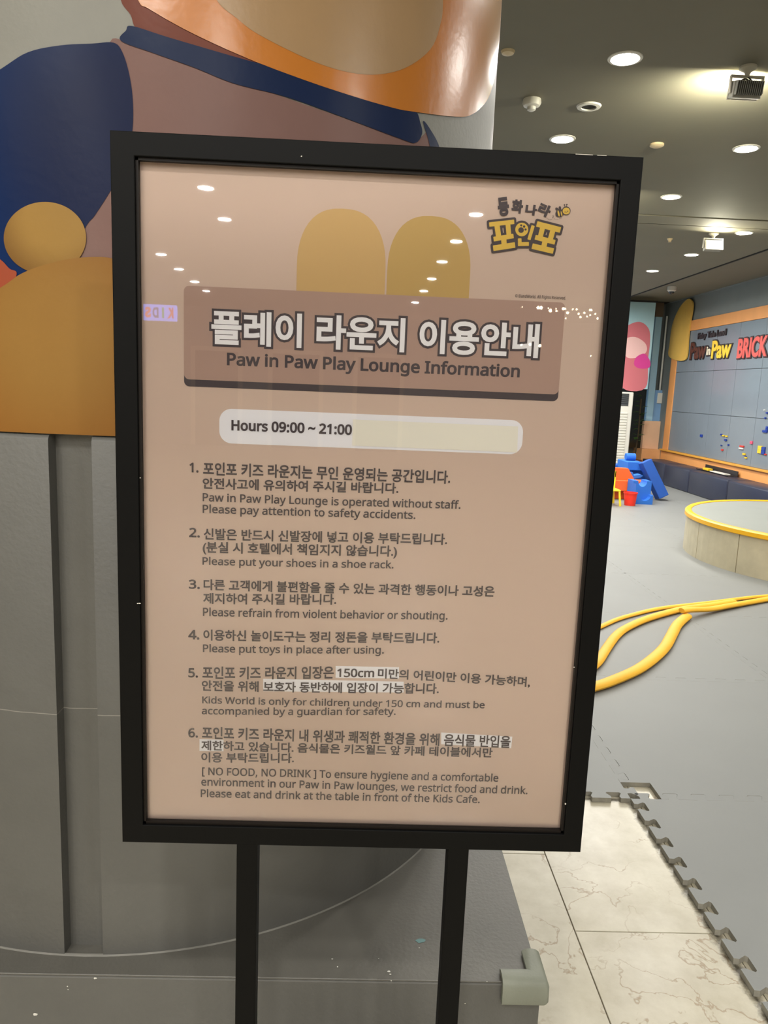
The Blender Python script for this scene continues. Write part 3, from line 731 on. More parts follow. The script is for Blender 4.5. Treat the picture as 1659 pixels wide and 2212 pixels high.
# logo block letters as strokes
def zpl(x, y): p = pl(*zd(x, y)); return p.x, p.z
PPM = 1/7.213*(pl(1100, 500).x-pl(1099, 500).x)
def stroke(pts, w, r=.12):
    (ax, ay), (bx_, by_) = pts; A, B = zpl(ax, ay), zpl(bx_, by_)
    dx, dz = B[0]-A[0], B[1]-A[1]; L = math.hypot(dx, dz); ux, uz = dx/L, dz/L; h = w*PPM/2
    rr = min(h*.98, r*PPM*100)
    base = rrect(0, -h, L, h, rr, 4)
    return [(A[0]+ux*u-uz*v, A[1]+uz*u+ux*v) for u, v in base]
def grow(seg, g):
    (ax, ay), (bx_, by_) = seg; L = math.hypot(bx_-ax, by_-ay); ux, uy = (bx_-ax)/L*g, (by_-ay)/L*g
    return ((ax-ux, ay-uy), (bx_+ux, by_+uy))
S1 = [(((190, 545), (580, 502)), 66), (((312, 560), (338, 740)), 82), (((482, 545), (498, 720)), 74), (((258, 772), (570, 722)), 70), (((417, 770), (424, 870)), 82), (((252, 914), (594, 862)), 84),
      (((875, 560), (808, 782)), 52), (((664, 760), (668, 868)), 56), (((638, 850), (808, 846)), 58),
      (((930, 535), (1300, 630)), 84), (((1022, 590), (985, 735)), 78), (((1180, 640), (1140, 780)), 80), (((905, 742), (1215, 822)), 72), (((1062, 800), (1035, 905)), 82), (((858, 880), (1190, 958)), 84)]
m_yel = mat('print_yellow', (226, 190, 78), .6)
flat('logo_outline', [stroke(grow(s, 34), w_+70, .30) for s, w_ in S1]+[[(zpl(697+136*math.cos(i*PI/14), 622+140*math.sin(i*PI/14))) for i in range(28)],
     [zpl(430, 560), zpl(950, 580), zpl(900, 860), zpl(480, 880)]], m_ink, 4, 'dark outline of the logo word')
flat('logo_letter', [stroke(s, w_, .08) for s, w_ in S1]+[[zpl(697+101*math.cos(i*PI/14), 622+106*math.sin(i*PI/14)) for i in range(28)]], m_yel, 5, 'yellow block letters of the logo')
def zdisc(cx, cy, rx, ry=None, rot=0, n=18):
    ry = ry or rx; ca, sa = math.cos(math.radians(rot)), math.sin(math.radians(rot))
    return [zpl(cx+rx*math.cos(2*PI*i/n)*ca-ry*math.sin(2*PI*i/n)*sa, cy+rx*math.cos(2*PI*i/n)*sa+ry*math.sin(2*PI*i/n)*ca) for i in range(n)]
flat('paw_mark', [zdisc(686, 632, 44), zdisc(688, 558, 17), zdisc(733, 577, 19), zdisc(756, 622, 17)], m_ink, 6)
# the little bee of the logo
flat('bee_mark', [zdisc(1290, 368, 72, 60, -28), zdisc(1248, 304, 20, 32, -50), zdisc(1292, 292, 20, 34, -5), zdisc(1390, 330, 68), stroke(((1368, 270), (1362, 240)), 8), stroke(((1394, 266), (1398, 235)), 8), zdisc(1362, 238, 11), zdisc(1400, 232, 11)]
     + [stroke(((x, y), (x2, y2)), 6) for x, y, x2, y2 in ((1084, 436, 1096, 450), (1104, 458, 1120, 466), (1130, 470, 1146, 470), (1156, 466, 1170, 458), (1178, 448, 1186, 432), (1190, 422, 1194, 404), (1186, 396, 1178, 410), (1180, 424, 1188, 442), (1196, 452, 1212, 460), (1222, 463, 1240, 465), (1250, 464, 1268, 460), (1278, 456, 1294, 451), (1302, 448, 1318, 440))], m_ink, 4, 'small printed bee with a dashed trail')
flat('bee_mark', [zdisc(1390, 334, 57, 54), zdisc(1270, 372, 13, 50, -12), zdisc(1316, 378, 10, 42, -12)], m_yel, 5, 'yellow of the printed bee')
flat('bee_mark', [zdisc(1370, 350, 8), zdisc(1412, 338, 8), stroke(((1384, 356), (1402, 352)), 7)], m_ink, 6)
# KIDS letters on the lit sign behind
kc = {'K': (220, 30, 50), 'I': (20, 160, 100), 'D': (10, 24, 150), 'S': (245, 90, 80)}
for i, chh in enumerate('KIDS'):
    def cb(d, made, i=i, chh=chh):
        me, a0, a1, b0, b1 = d; h = (KZ1-KZ0)*.66; st_ = (KX1-KX0-.08)/4; wv = st_*(.25 if chh == 'I' else .8)
        cx = KX1-.04-st_*(i+.5)
        bm = bmesh.new(); bm.from_mesh(me)
        for v in bm.verts: v.co = Vector((cx-((v.co.x-a0)/(a1-a0)-.5)*wv, -12.975+v.co.z*.02, (KZ0+KZ1)/2+((v.co.y-b0)/(b1-b0)-.5)*h))
        obj('sign_letter', bm, mat('kids_letter_'+chh.lower(), kc[chh], .4, emit=5), ks)
    text_job(chh, .05, cb)

# ================================================================== PLAY FLOOR MATS
m_mat = mat('grey_foam_top', (126, 128, 126), .55, .035, 1.3, .12, 300)
m_side = mat('foam_side', (150, 146, 134), .7, .16, 25)
pm = thing('puzzle_mat_floor', 'grey interlocking foam mats covering the play floor right of the marble strip', 'floor mats', (1.05, 1.38, 0))
MS, MT = 1.2, .018
def edge_profile(n, depth):
    """dovetail sockets/teeth along 0..1: list of (s, d) with d in metres inward"""
    out = []; p = 1.0/n
    for i in range(n):
        c = (i+.5)*p; a, b = .17*p, .27*p
        out += [(c-a, 0), (c-a*.9, depth*.35), (c-b, depth*.86), (c-b*.8, depth), (c+b*.8, depth), (c+b, depth*.86), (c+a*.9, depth*.35), (c+a, 0)]
    return out
NT, DT = 11, .042
EP = edge_profile(NT, DT)
GAP = .0006
def mat_outline(cut=None, x1=MS, y1=MS, left=1, bottom=1, right=1, top=1):
    pts = []
    S = MS
    # bottom edge (sockets go up), right edge (teeth go right), top edge (teeth go up), left edge (sockets go right)
    cxn = cut or 0
    if cut: pts += [(cut, cut), (cut, 0)]
    else: pts += [(0, 0)]
    if bottom: pts += [(s*S, d) for s, d in EP if s*S > cxn+.01 and s*S < x1-.01]
    pts.append((x1-GAP, 0))
    if right: pts += [(x1-GAP+d*.97, s*S) for s, d in [(s_+(GAP/S if 0 else 0), d_) for s_, d_ in EP]]
    pts.append((x1-GAP, y1-GAP))
    if top: pts += [(s*S, y1-GAP+d*.97) for s, d in reversed(EP) if s*S < x1-.01]
    pts.append((0, y1-GAP))
    if left: pts += [(d, s*S) for s, d in reversed(EP) if s*S > cxn+.01]
    if cut: pts.append((0, cut))
    q = []
    for c in pts:
        if not q or abs(c[0]-q[-1][0])+abs(c[1]-q[-1][1]) > 1e-5: q.append(c)
    return q
def shrink_teeth(pts, x1): return pts
def mat_mesh(**k):
    b = bmesh.new(); prism(b, mat_outline(**k), lambda u, v, t: (u, v, t), 0, MT, 1, 0)
    bmesh.ops.triangulate(b, faces=[f for f in b.faces if len(f.verts) > 4])
    me = bpy.data.meshes.new('foam_tile'); b.to_mesh(me); b.free(); me.materials.append(m_mat); me.materials.append(m_side)
    return me
me_full = mat_mesh(); me_cut = mat_mesh(cut=.118); me_half = mat_mesh(x1=MS)
for ci in range(-4, 4):
    for ri in range(-2, 11):
        x0, y0 = 1.05+MS*ci, 1.38+MS*ri
        if ci < 0 and ri < 1: continue
        if ci == -1 and ri == 1:
            hb = bmesh.new(); o_ = [p_ for p_ in mat_outline() if p_[0] > .62]
            prism(hb, [(.60, 0)]+[p_ for p_ in o_ if p_[1] < 1.19 or True]+[(.60, MS-GAP)], lambda u, v, t: (u, v, t), 0, MT, 1, 0)
            bmesh.ops.triangulate(hb, faces=[f for f in hb.faces if len(f.verts) > 4])
            me = bpy.data.meshes.new('foam_tile'); hb.to_mesh(me); hb.free(); me.materials.append(m_mat); me.materials.append(m_side)
        elif ci < -1 and ri < 2 : continue
        elif ci == 0 and ri == 1: me = me_cut
        else: me = me_full
        if ci == 3 and y0 < 9: pass
        o = bpy.data.objects.new('foam_tile', me); link(o, pm)
        o.location = Vector((x0, y0, .0002))-pm.location; o.location.z = .0002
# marble exposed in the hole has tiles already (laid above)

# ------------------------------------------------------------------ yellow foam tubes on the mats
m_noodle = mat('yellow_foam', (246, 186, 54), .6, .05, 6, .3, 150)
def noodle(pts, r, label, z=MT, name='foam_tube'):
    r0 = r
    P = [(x, y, z+r*.62+(dz if len(q) > 2 else 0)) for q in pts for x, y, dz in [(q[0], q[1], q[2] if len(q) > 2 else 0)]]
    o = obj(name, tube(bmesh.new(), spline(P, 6), r, 12, .62), m_noodle, smooth=True)
    recentre(o); tag(o, label, 'foam tube')
noodle([(.75, 3.30), (.98, 3.47), (1.23, 3.613), (1.38, 3.726), (1.543, 3.873), (1.696, 4.051), (1.844, 4.255), (1.988, 4.502), (2.115, 4.72), (2.262, 4.915)], .035,
       'nearest yellow foam tube, curving from behind the sign to the joint')
noodle([(1.19, 3.74), (1.28, 3.87), (1.368, 4.004), (1.485, 4.224), (1.62, 4.46), (1.75, 4.631), (1.964, 4.843), (2.288, 5.085), (2.576, 5.225), (2.80, 5.34)], .030,
       'middle yellow foam tube running between the nearest and the thin one')
noodle([(1.30, 4.35), (1.585, 4.654), (1.746, 4.82), (1.90, 4.945), (2.082, 5.075), (2.256, 5.17), (2.58, 5.308), (3.0, 5.50), (3.182, 5.568), (3.7, 5.75)], .019,
       'thin farthest yellow foam tube running off to the right edge')
noodle([(2.225, 4.925, .040), (2.31, 4.965, .036), (2.503, 5.085, .012), (2.694, 5.205, .006), (2.95, 5.36), (3.2, 5.49), (3.6, 5.64)], .028,
       'yellow foam tube whose cut end overlaps the nearest tube at the joint')

# ------------------------------------------------------------------ round stage
SCx, SCy, SR, SH = 4.66, 6.93, 1.46, .40
stg = thing('round_stage', 'low round stage of beige stone panels with grey top and yellow padded rim', 'stage', (SCx, SCy, 0))
m_stone = mat('beige_stone', (198, 188, 160), .5, .08, 7)
for k in range(16):
    a0, a1 = 2*PI*k/16+.003, 2*PI*(k+1)/16-.003
    b = bmesh.new(); n = 6
    rows = [[b.verts.new((SCx+r*math.cos(a0+(a1-a0)*i/n), SCy+r*math.sin(a0+(a1-a0)*i/n), z)) for r, z in ((SR-.04, MT), (SR-.01, MT), (SR-.01, SH-.03), (SR-.04, SH-.03))] for i in range(n+1)]
    for i in range(n):
        for q in range(4): b.faces.new((rows[i][q], rows[i+1][q], rows[i+1][(q+1) % 4], rows[i][(q+1) % 4]))
    b.faces.new(rows[0]); b.faces.new(list(reversed(rows[-1]))); bmesh.ops.recalc_face_normals(b, faces=b.faces)
    obj('stone_panel', b, m_stone, stg)
obj('stage_core', lathe(bmesh.new(), [(0, MT), (SR-.045, MT), (SR-.045, SH-.02), (SR-.02, SH-.02), (SR-.02, SH-.005), (0, SH-.005)], (SCx, SCy), 64), m_mat, stg, smooth=True)
obj('stage_top', lathe(bmesh.new(), [(0, SH-.005), (SR-.05, SH-.005), (SR-.05, SH+.006), (0, SH+.006)], (SCx, SCy), 64), mat('stage_grey', (140, 144, 139), .5, .04, 2), stg, smooth=True)
obj('padded_rim', lathe(bmesh.new(), [(SR-.055, SH-.004), (SR-.055, SH+.010), (SR-.045, SH+.017), (SR-.01, SH+.017), (SR+.006, SH+.004), (SR+.008, SH-.03), (SR-.004, SH-.038), (SR-.02, SH-.03)], (SCx, SCy), 96), mat('rim_yellow', (240, 180, 32), .4, .03), stg, smooth=True)

# ------------------------------------------------------------------ bench of dark cubes along the right wall
m_navy = mat('navy_vinyl', (44, 48, 66), .38, .06, 6)
segs = [(9.35, 10.68), (10.70, 11.99), (12.01, 13.02), (13.04, 14.10)]
lbl = ['dark navy bench block nearest the viewer, cut by the right picture edge', 'long dark navy bench block, second from the picture edge, under the toy tray', 'dark navy bench block between two long neighbours beside the blue plank', 'farthest dark navy bench block partly behind the leaning blue plank']
for (y0, y1), lb in zip(segs, lbl):
    tag(recentre(obj('bench_block', bx(5.30, 5.73, y0, y1, MT, .385, bev=.022, seg=3), m_navy, smooth=True)), lb, 'bench')
# tray with bits on the bench
tr = thing('toy_tray', 'shallow dark tray with yellow and white toy bits on the bench', 'tray', (5.55, 11.9, .386))
tb = bmesh.new(); box(tb, 5.54, 5.70, 11.2, 12.3, .386, .392); box(tb, 5.54, 5.546, 11.2, 12.3, .386, .398); box(tb, 5.69, 5.70, 11.2, 12.3, .386, .47)
obj('tray_body', tb, mat('dark_plastic', (40, 34, 36), .5), tr)
obj('toy_piece', bx(5.58, 5.66, 11.95, 12.15, .3925, .43, bev=.008), mat('toy_yellow', (240, 200, 40), .4), tr)
obj('toy_piece', bx(5.56, 5.66, 11.35, 11.85, .3925, .41, bev=.006), m_white, tr)

# ------------------------------------------------------------------ brick board on the right wall
m_orange = mat('orange_wood', (232, 162, 96), .5, .05, 3)
m_ledge = mat('ledge_yellow', (222, 160, 62), .45, .04, 3)
BX = 5.745
bd = thing('brick_board', 'big grey-blue brick play board in an orange frame on the right wall', 'play board', (5.76, 11.8, EYE-.93))
zt0, zt1, zb = EYE+1.228, EYE+1.408, EYE-.93
Y0b, Y1b = 9.3, 14.25
obj('frame_bar', bx(BX-.005, 5.77, Y0b, 14.10, zt0, zt1, bev=.004), m_orange, bd)
obj('frame_bar', bx(BX-.004, 5.77, 14.05, 14.30, zb, zt1-.1, bev=.004), m_orange, bd)
obj('frame_bar', bx(BX-.004, 5.77, Y0b, Y0b+.15, zb, zt0, bev=.004), m_orange, bd)
obj('ledge', bx(BX-.05, 5.77, Y0b, 14.34, zb-.03, zb, bev=.004), m_ledge, bd)
structure(obj('trim_6', bx(BX-.01, 5.77, Y0b, 14.34, .02, zb-.03), m_orange))
m_board = mat('board_grey', (122, 132, 142), .22, .03, 2)
nY, nZ = 6, 3
ys = [Y0b+.15+(14.05-Y0b-.15)*i/nY for i in range(nY+1)]; zs = [zb+(zt0-zb)*i/nZ for i in range(nZ+1)]
for i in range(nY):
    for j in range(nZ):
        obj('board_panel', bx(BX+.008, 5.77, ys[i]+.003, ys[i+1]-.003, zs[j]+.003, zs[j+1]-.003, bev=.002, seg=1), m_board, bd)
# little bricks stuck on the board
cols = {'blue': (30, 60, 150), 'yellow': (240, 200, 50), 'red': (214, 60, 50), 'white': (235, 235, 230), 'pink': (230, 90, 120)}
BR = [(765, 1240, 'blue', 14, 18), (905, 1232, 'blue', 10, 12), (920, 1240, 'yellow', 16, 10), (942, 1244, 'yellow', 12, 10), (935, 1270, 'blue', 16, 14), (955, 1305, 'blue', 8, 12), (912, 1340, 'red', 12, 12), (905, 1308, 'blue', 8, 8), (1050, 1315, 'red', 30, 12), (1045, 1330, 'white', 30, 10), (1117, 1288, 'pink', 16, 22),
      (1065, 1370, 'yellow', 18, 14), (1078, 1395, 'yellow', 14, 12), (1076, 1385, 'blue', 10, 8), (1177, 1338, 'yellow', 30, 56), (1200, 1345, 'blue', 26, 56), (1216, 1372, 'red', 12, 10), (1212, 1210, 'blue', 34, 18), (1226, 1190, 'blue', 14, 34), (1214, 1116, 'blue', 10, 12), (1226, 1080, 'blue', 12, 12), (1210, 1060, 'white', 6, 8)]
BL = ['lone navy brick at the far left of the brick board', 'upper blue brick of the small cluster left of centre', 'flat yellow brick touching the upper blue brick of the cluster', 'second yellow brick, right end of the small cluster', 'bigger blue brick just under the two small yellow bricks', 'tiny blue brick right below the yellow cluster', 'small red brick below the blue ones, lowest left of centre', 'tiny blue brick above the small red brick', 'wide flat red brick on top of a white one', 'wide flat white brick under the red one', 'single pink brick right of the wide red brick', 'yellow brick below the wide white brick', 'lowest yellow brick on the board', 'tiny blue brick squeezed between two small yellow bricks', 'big upright yellow brick side by side with a big blue one', 'big upright blue brick side by side with the big yellow one', 'red brick at the foot of the big blue brick', 'long blue brick forming the lower bar of a blue shape', 'upright blue brick forming the stem of the blue shape', 'small blue brick above the blue shape', 'topmost blue brick, right side of the board', 'topmost tiny white brick above all blue ones']
for i, (x, y, cn, w_, h_) in enumerate(BR):
    px, py = 1280+x/3.253, 560+y/3.253; v = atX(px, py, BX)
    s = v.y/FPX/3.253; dz_ = h_*s/2*.95; dy_ = w_*s*v.y/5.75/2*.95
    b = bx(BX-.012, BX+.0075, v.y-dy_, v.y+dy_, v.z-dz_, v.z+dz_, bev=.002, seg=1)
    k = max(1, int(dy_/.02))
    for q in range(k):
        box(b, BX-.017, BX-.010, v.y-dy_+(2*dy_)*(q+.5)/k-.006, v.y-dy_+(2*dy_)*(q+.5)/k+.006, v.z-.006, v.z+.006)
    o = recentre(obj('toy_brick', b, mat('brick_'+cn, cols[cn], .35)))
    tag(o, BL[i], 'toy brick', 'toy bricks on the play board')
# board lettering
def board_text(s, x0, x1, y0, y1, c, oc, bold=.05, ob=.11, slant=0, nm='board_letters', lb=None):
    def cb(d, made):
        me, a0, a1, b0, b1 = d
        z2 = lambda x, y: (1280+x/3.253, 560+y/3.253)
        A, B = atX(*z2(x0, (y0+y1)/2), BX), atX(*z2(x1, (y0+y1)/2), BX)
        T_, U = atX(*z2(x0, y0), BX), atX(*z2(x0, y1), BX)
        zc = (T_.z+U.z)/2; H = T_.z-U.z
        for me_, c_, dx, nn in ((made[(s, ob)][0], oc, -.006, 'letter_backing'), (me, c, -.014, nm)):
            bm = bmesh.new(); bm.from_mesh(me_)
            fs = list(bm.faces); r = bmesh.ops.extrude_face_region(bm, geom=fs)
            ex = {v for v in r['geom'] if isinstance(v, bmesh.types.BMVert)}
            for v in bm.verts:
                u, t = (v.co.x-a0)/(a1-a0), (v.co.y-b0)/(b1-b0)
                v.co = Vector((BX+dx-v.co.z*.02+(.012 if v not in ex else 0), A.y+(B.y-A.y)*u, zc+(t-.5)*H))
            bmesh.ops.recalc_face_normals(bm, faces=bm.faces)
            o = obj(nn, bm, mat('letters_%d_%d_%d' % c_, c_, .5), bd)
            if lb and nn == nm: o['label'] = lb
            if s == 'in': o['kind'] = 'stuff'
    text_job(s, ob, lambda *a: None); text_job(s, bold, cb)
board_text('Paw', 690, 800, 590, 705, (92, 52, 40), (40, 30, 30), bold=.03, ob=.07, lb='dark brown wall letters')
board_text('in', 806, 832, 615, 675, (236, 226, 200), (40, 30, 30), bold=.03, ob=.12, lb='tiny cream wall letters')
board_text('Paw', 842, 976, 575, 700, (245, 205, 60), (60, 48, 40), bold=.03, ob=.08, lb='yellow wall letters')
board_text('BRICK', 1024, 1232, 560, 698, (226, 96, 88), (70, 48, 50), bold=.035, ob=.085, lb='coral red wall letters')
board_text('Fairy Tale Land', 742, 938, 520, 575, (50, 40, 44), (50, 40, 44), bold=.03, ob=.035, lb='small dark wall letters')
# plain rounded board where the wall has a cut-out figure
fb = bmesh.new(); fp = []
for px, py in ((1452, 702), (1466, 668), (1480, 650), (1490, 646), (1496, 660), (1490, 700), (1486, 735), (1484, 765), (1478, 778), (1460, 778), (1444, 768), (1446, 745)):
    v = atX(px, py, BX-.03); fp.append((v.y, v.z))
prism(fb, spline(fp, 5, True), lambda u, v, t: (t, u, v), BX-.03, BX-.006)
tag(recentre(obj('wall_cutout', fb, mat('cutout_tan', (226, 184, 92), .5, .08, 2))), 'plain rounded tan panel fixed at the top left corner of the play board', 'wall panel')

# ------------------------------------------------------------------ far corner: window, banner, air conditioner
FY = 14.6
def fp_(px, py, Y=FY): return atY(px, py, Y)
def slab(name, px0, py0, px1, py1, Y, th, m, parent, bev=.004):
    a, b = atY(px0, py0, Y), atY(px1, py1, Y)
    return obj(name, bx(min(a.x, b.x), max(a.x, b.x), Y, Y+th, min(a.z, b.z), max(a.z, b.z), bev=bev, seg=1), m, parent)
m_lblue = mat('light_blue_paint', (150, 200, 226), .5, .03)
m_peach = mat('peach_paint', (238, 196, 160), .6, .03)
win = structure(bpy.data.objects.new('window_1', None)); COL.objects.link(win); win.location = (5.2, FY, 0)
A = fp_(1345, 640); 
obj('header', bx(3.2, 5.70, FY-.05, FY+.15, EYE+1.82, EYE+1.96), mat('dark_header', (34, 28, 22), .6), win)
obj('window_frame', bx(5.49, 5.62, FY+.02, FY+.14, .54, EYE+1.56, bev=.008), mat('frame_lightblue', (170, 214, 240), .4), win)
obj('window_frame', bx(3.3, 3.42, FY+.02, FY+.14, .54, EYE+1.82, bev=.008), mat('frame_lightblue', (170, 214, 240), .4), win)
obj('window_pane', bx(3.42, 5.49, FY+.08, FY+.09, .54, EYE+1.82), mat('dark_glass', (22, 28, 22), .15), win)
structure(obj('trim_7', bx(5.72, 5.77, 9.2, 14.9, EYE+1.82, EYE+1.835), mat('grey_wall_paint', (128, 134, 132), .7)))
structure(obj('trim_2', bx(5.47, 5.62, FY+.0, FY+.15, EYE+1.56, EYE+1.82), mat('brown_patch', (104, 88, 70), .6)))
structure(obj('trim_3', bx(5.47, 5.77, FY+.05, FY+.3, EYE-.42, EYE+.18), mat('sky_wall', (130, 172, 216), .6)))
structure(obj('trim_4', bx(5.45, 5.77, FY-.02, FY+.3, EYE-.96, EYE-.42, bev=.004), m_peach))
structure(obj('trim_5', bx(5.40, 5.77, FY-.16, FY+.3, .02, EYE-.96, bev=.01), mat('peach_wood', (234, 172, 116), .5, .04)))
# hanging banner with plain fields
bn = thing('hanging_banner', 'tall light blue banner with a plain pink rounded field hanging above the air conditioner', 'banner', (5.0, 13.9, 1.65))
BY = 13.9
a, b2 = atY(1300, 652, BY), atY(1398, 841, BY); c_ = atY(1418, 654, BY)
obj('banner_cloth', bx(4.0, (b2.x+c_.x)/2, BY, BY+.02, b2.z, c_.z), mat('banner_blue', (160, 196, 204), .6, .04, 2), bn)
def bf(pts, m, dy, lb):
    b = bmesh.new(); P = [(atY(x, y, BY).x, atY(x, y, BY).z) for x, y in pts]
    prism(b, spline(P, 5, True), lambda u, v, t: (u, t, v), BY-dy, BY+.001); o = obj('banner_print', b, m, bn); o['label'] = lb
bf([(1340, 720), (1362, 700), (1385, 696), (1402, 712), (1404, 740), (1400, 775), (1394, 838), (1345, 838), (1338, 780)], mat('banner_pink', (196, 108, 116), .6), .002, 'plain rose pink field')
bf([(1374, 772), (1392, 764), (1404, 780), (1402, 794), (1382, 796), (1370, 788)], mat('banner_magenta', (204, 60, 140), .6), .004, 'plain magenta patch')
bf([(1350, 735), (1372, 728), (1394, 742), (1396, 760), (1378, 772), (1352, 770)], mat('banner_rosewhite', (226, 184, 180), .6), .003, 'plain pale rose oval')
obj('banner_rod', bx(4.0, (b2.x+c_.x)/2+.03, BY-.01, BY+.03, c_.z, c_.z+.03), m_dark, bn)
for xx in (4.1, 5.1): obj('banner_cord', bx(xx, xx+.006, BY+.01, BY+.016, c_.z+.03, CEIL), m_dark, bn)
# floor standing air conditioner
AY = 13.7
ax1 = (atY(1371, 843, AY).x+atY(1355, 1000, AY).x)/2; az1 = atY(1365, 843, AY).z-.035
ac = thing('air_conditioner', 'tall white floor-standing air conditioner with louvres, half behind the sign', 'air conditioner', (ax1-.3, AY+.2, 0))
obj('cabinet', bx(ax1-.6, ax1, AY, AY+.4, MT, az1, bev=.02, seg=2), m_white, ac)
obj('outlet_grille', bx(ax1-.55, ax1-.09, AY-.006, AY+.002, az1-.25, az1-.03), mat('grille_dark', (44, 46, 48), .5), ac)
for k in range(6): obj('louvre', bx(ax1-.55, ax1-.09, AY-.012, AY, az1-.235+.035*k, az1-.228+.035*k), mat('louvre_grey', (110, 114, 116), .4), ac)
for k in range(21):
    z = az1-.40-.05*k
    if z < .1: break
    obj('louvre', bx(ax1-.57, ax1-.09, AY-.016, AY+.004, z, z+.030, bev=.003, seg=1), m_white, ac)
# pipe, box, dome camera on the far corner
pt, pb = atX(1441, 683, 5.74), atX(1427, 849, 5.74)
tag(recentre(obj('conduit_pipe', tube(bmesh.new(), [(5.74, pt.y, pt.z), (5.74, pt.y, pb.z)], .018, 10), m_white, smooth=True)), 'thin white conduit pipe running down the corner beside the play board', 'pipe')
bxv = atX(1426, 860, 5.72)
eb = thing('switch_box', 'white wall switch box at the foot of the conduit pipe', 'switch box', (5.72, pt.y, bxv.z-.1))
obj('box_body', bx(5.68, 5.77, pt.y-.09, pt.y+.09, pb.z-.2, pb.z, bev=.006), m_white, eb); obj('switch', bx(5.672, 5.682, pt.y-.03, pt.y+.03, pb.z-.13, pb.z-.07), mat('switch_grey', (180, 184, 184), .4), eb)
cv = thing('dome_camera', 'small white dome camera on the ceiling at the far corner above the play board', 'camera', (4.95, 12.6, CEIL+.13))
obj('camera_base', lathe(bmesh.new(), [(0, CEIL+.13), (.07, CEIL+.13), (.07, CEIL+.07), (.05, CEIL+.05), (0, CEIL+.05)], (4.95, 12.6), 20), m_white, cv, smooth=True)
obj('camera_dome', lathe(bmesh.new(), [(.045, CEIL+.052), (.035, CEIL+.02), (0, CEIL+.005)], (4.95, 12.6), 20), mat('dome_dark', (60, 62, 64), .2), cv, smooth=True)
# potted leafy plant in the dark gap beside the air conditioner
pp = thing('leafy_plant', 'dark green leafy plant behind the air conditioner in the dark window gap', 'plant', (5.18, 14.3, 0))
obj('pot', lathe(bmesh.new(), [(0, MT), (.11, MT), (.14, .34), (.12, .34), (0, .31)], (5.22, 14.3), 20), mat('terracotta', (140, 84, 62), .7), pp, smooth=True)
obj('stem', tube(bmesh.new(), [(5.22, 14.3, .3), (5.25, 14.3, .9), (5.24, 14.3, 1.5)], .014, 6), mat('stem_brown', (70, 56, 36), .8), pp)
m_leaf = mat('leaf_green', (66, 96, 44), .5, .2, 5)
for k in range(26):
    z = .7+.9*random.random(); a = random.random()*2*PI; L = .10+.06*random.random(); c0 = Vector((5.24, 14.3, z)); d = Vector((math.cos(a)*.8, math.sin(a)*.5, .3-.5*random.random())).normalized(); s = d.cross(Vector((0, 0, 1))).normalized()*L*.3
    b = bmesh.new(); v = [b.verts.new(q) for q in (c0, c0+d*L*.5+s, c0+d*L, c0+d*L*.5-s, c0+d*L*.5+Vector((0, 0, .012)))]
    for i in range(4): b.faces.new((v[i], v[(i+1) % 4], v[4]))
    obj('leaf', b, m_leaf, pp)

# ------------------------------------------------------------------ big foam building blocks
m_fb = mat('foam_blue', (40, 108, 200), .65, .04, 8)
m_fb2 = mat('foam_deep_blue', (26, 82, 170), .65, .04, 8)
m_fo = mat('foam_orange', (236, 100, 38), .65, .04, 8)
def P(px, py, Y): return atY(px, py, Y)
def block(name, label, b, m, cat='foam block', rot=None, smooth=False):
    o = obj(name, b, m, smooth=smooth); recentre(o); tag(o, label, cat); return o
# notched cube
u0, u1 = P(1365, 1088, 10.5).x+.02, P(1407, 1088, 10.5).x; hz = P(1385, 1040, 10.5).z
uw, uh = u1-u0, hz-MT
b = bmesh.new(); pr = [(0, 0), (uw, 0), (uw, uh)]+[(uw/2+uw*.25*math.cos(t*PI/10), uh-uh*.26*math.sin(t*PI/10)) for t in range(11)]+[(0, uh)]
prism(b, pr, lambda u, v, t: (u0+u, t, MT+v), 10.56, 10.80)
pr2 = [(0, 0), (uw, 0), (uw, uh*.42)]+[(uw*.55+uw*.32*math.cos(t*PI/10), uh*.40-uh*.24*math.sin(t*PI/10)) for t in range(11)]+[(0, uh*.9)]
prism(b, pr2, lambda u, v, t: (u0+u, t, MT+v), 10.46, 10.56)
block('foam_block', 'bright blue foam cube with rounded scoops cut in top and front, beside the red bucket', b, m_fb)
# bucket
cbk = P(1360, 1091, 10.33); 
bk = thing('toy_bucket', 'small red plastic bucket on the grey mats in front of the foam blocks', 'bucket', (cbk.x, 10.33, MT))
obj('bucket_body', lathe(bmesh.new(), [(0, MT+.001), (.074, MT+.001), (.092, .20), (.088, .20), (.070, MT+.006), (0, MT+.006)], (cbk.x, 10.33), 28), mat('bucket_red', (236, 50, 30), .4), bk, smooth=True)
obj('bucket_rim', lathe(bmesh.new(), [(.091, .186), (.098, .186), (.098, .202), (.089, .203), (.089, .198)], (cbk.x, 10.33), 28), mat('bucket_red', (236, 50, 30), .4), bk, smooth=True)
# orange slabs
z0 = P(1345, 1061, 11.0).z
lo = P(1347, 1076, 10.95)
block('foam_block', 'low orange foam slab lying under the orange beam behind the red bucket', bx(3.62, P(1350, 1070, 10.95).x+.05, 10.95, 11.25, MT, MT+.13, bev=.01), m_fo)
block('foam_block', 'long orange foam beam resting on the low orange slab', bx(3.55, P(1397, 1042, 10.85).x, 10.83, 11.05, MT+.131, MT+.131+.16, bev=.01), m_fo)
w0, w1 = P(1330, 1035, 11.15), P(1358, 1037, 11.15); b = bmesh.new()
zw = MT+.292
prism(b, [(w0.x-.2, zw), (w1.x, zw), (w0.x+.09, zw+.17), (w0.x-.12, zw+.17)], lambda u, v, t: (u, t, v), 10.90, 11.04)
block('foam_wedge', 'orange foam wedge on top of the orange beam', b, m_fo)
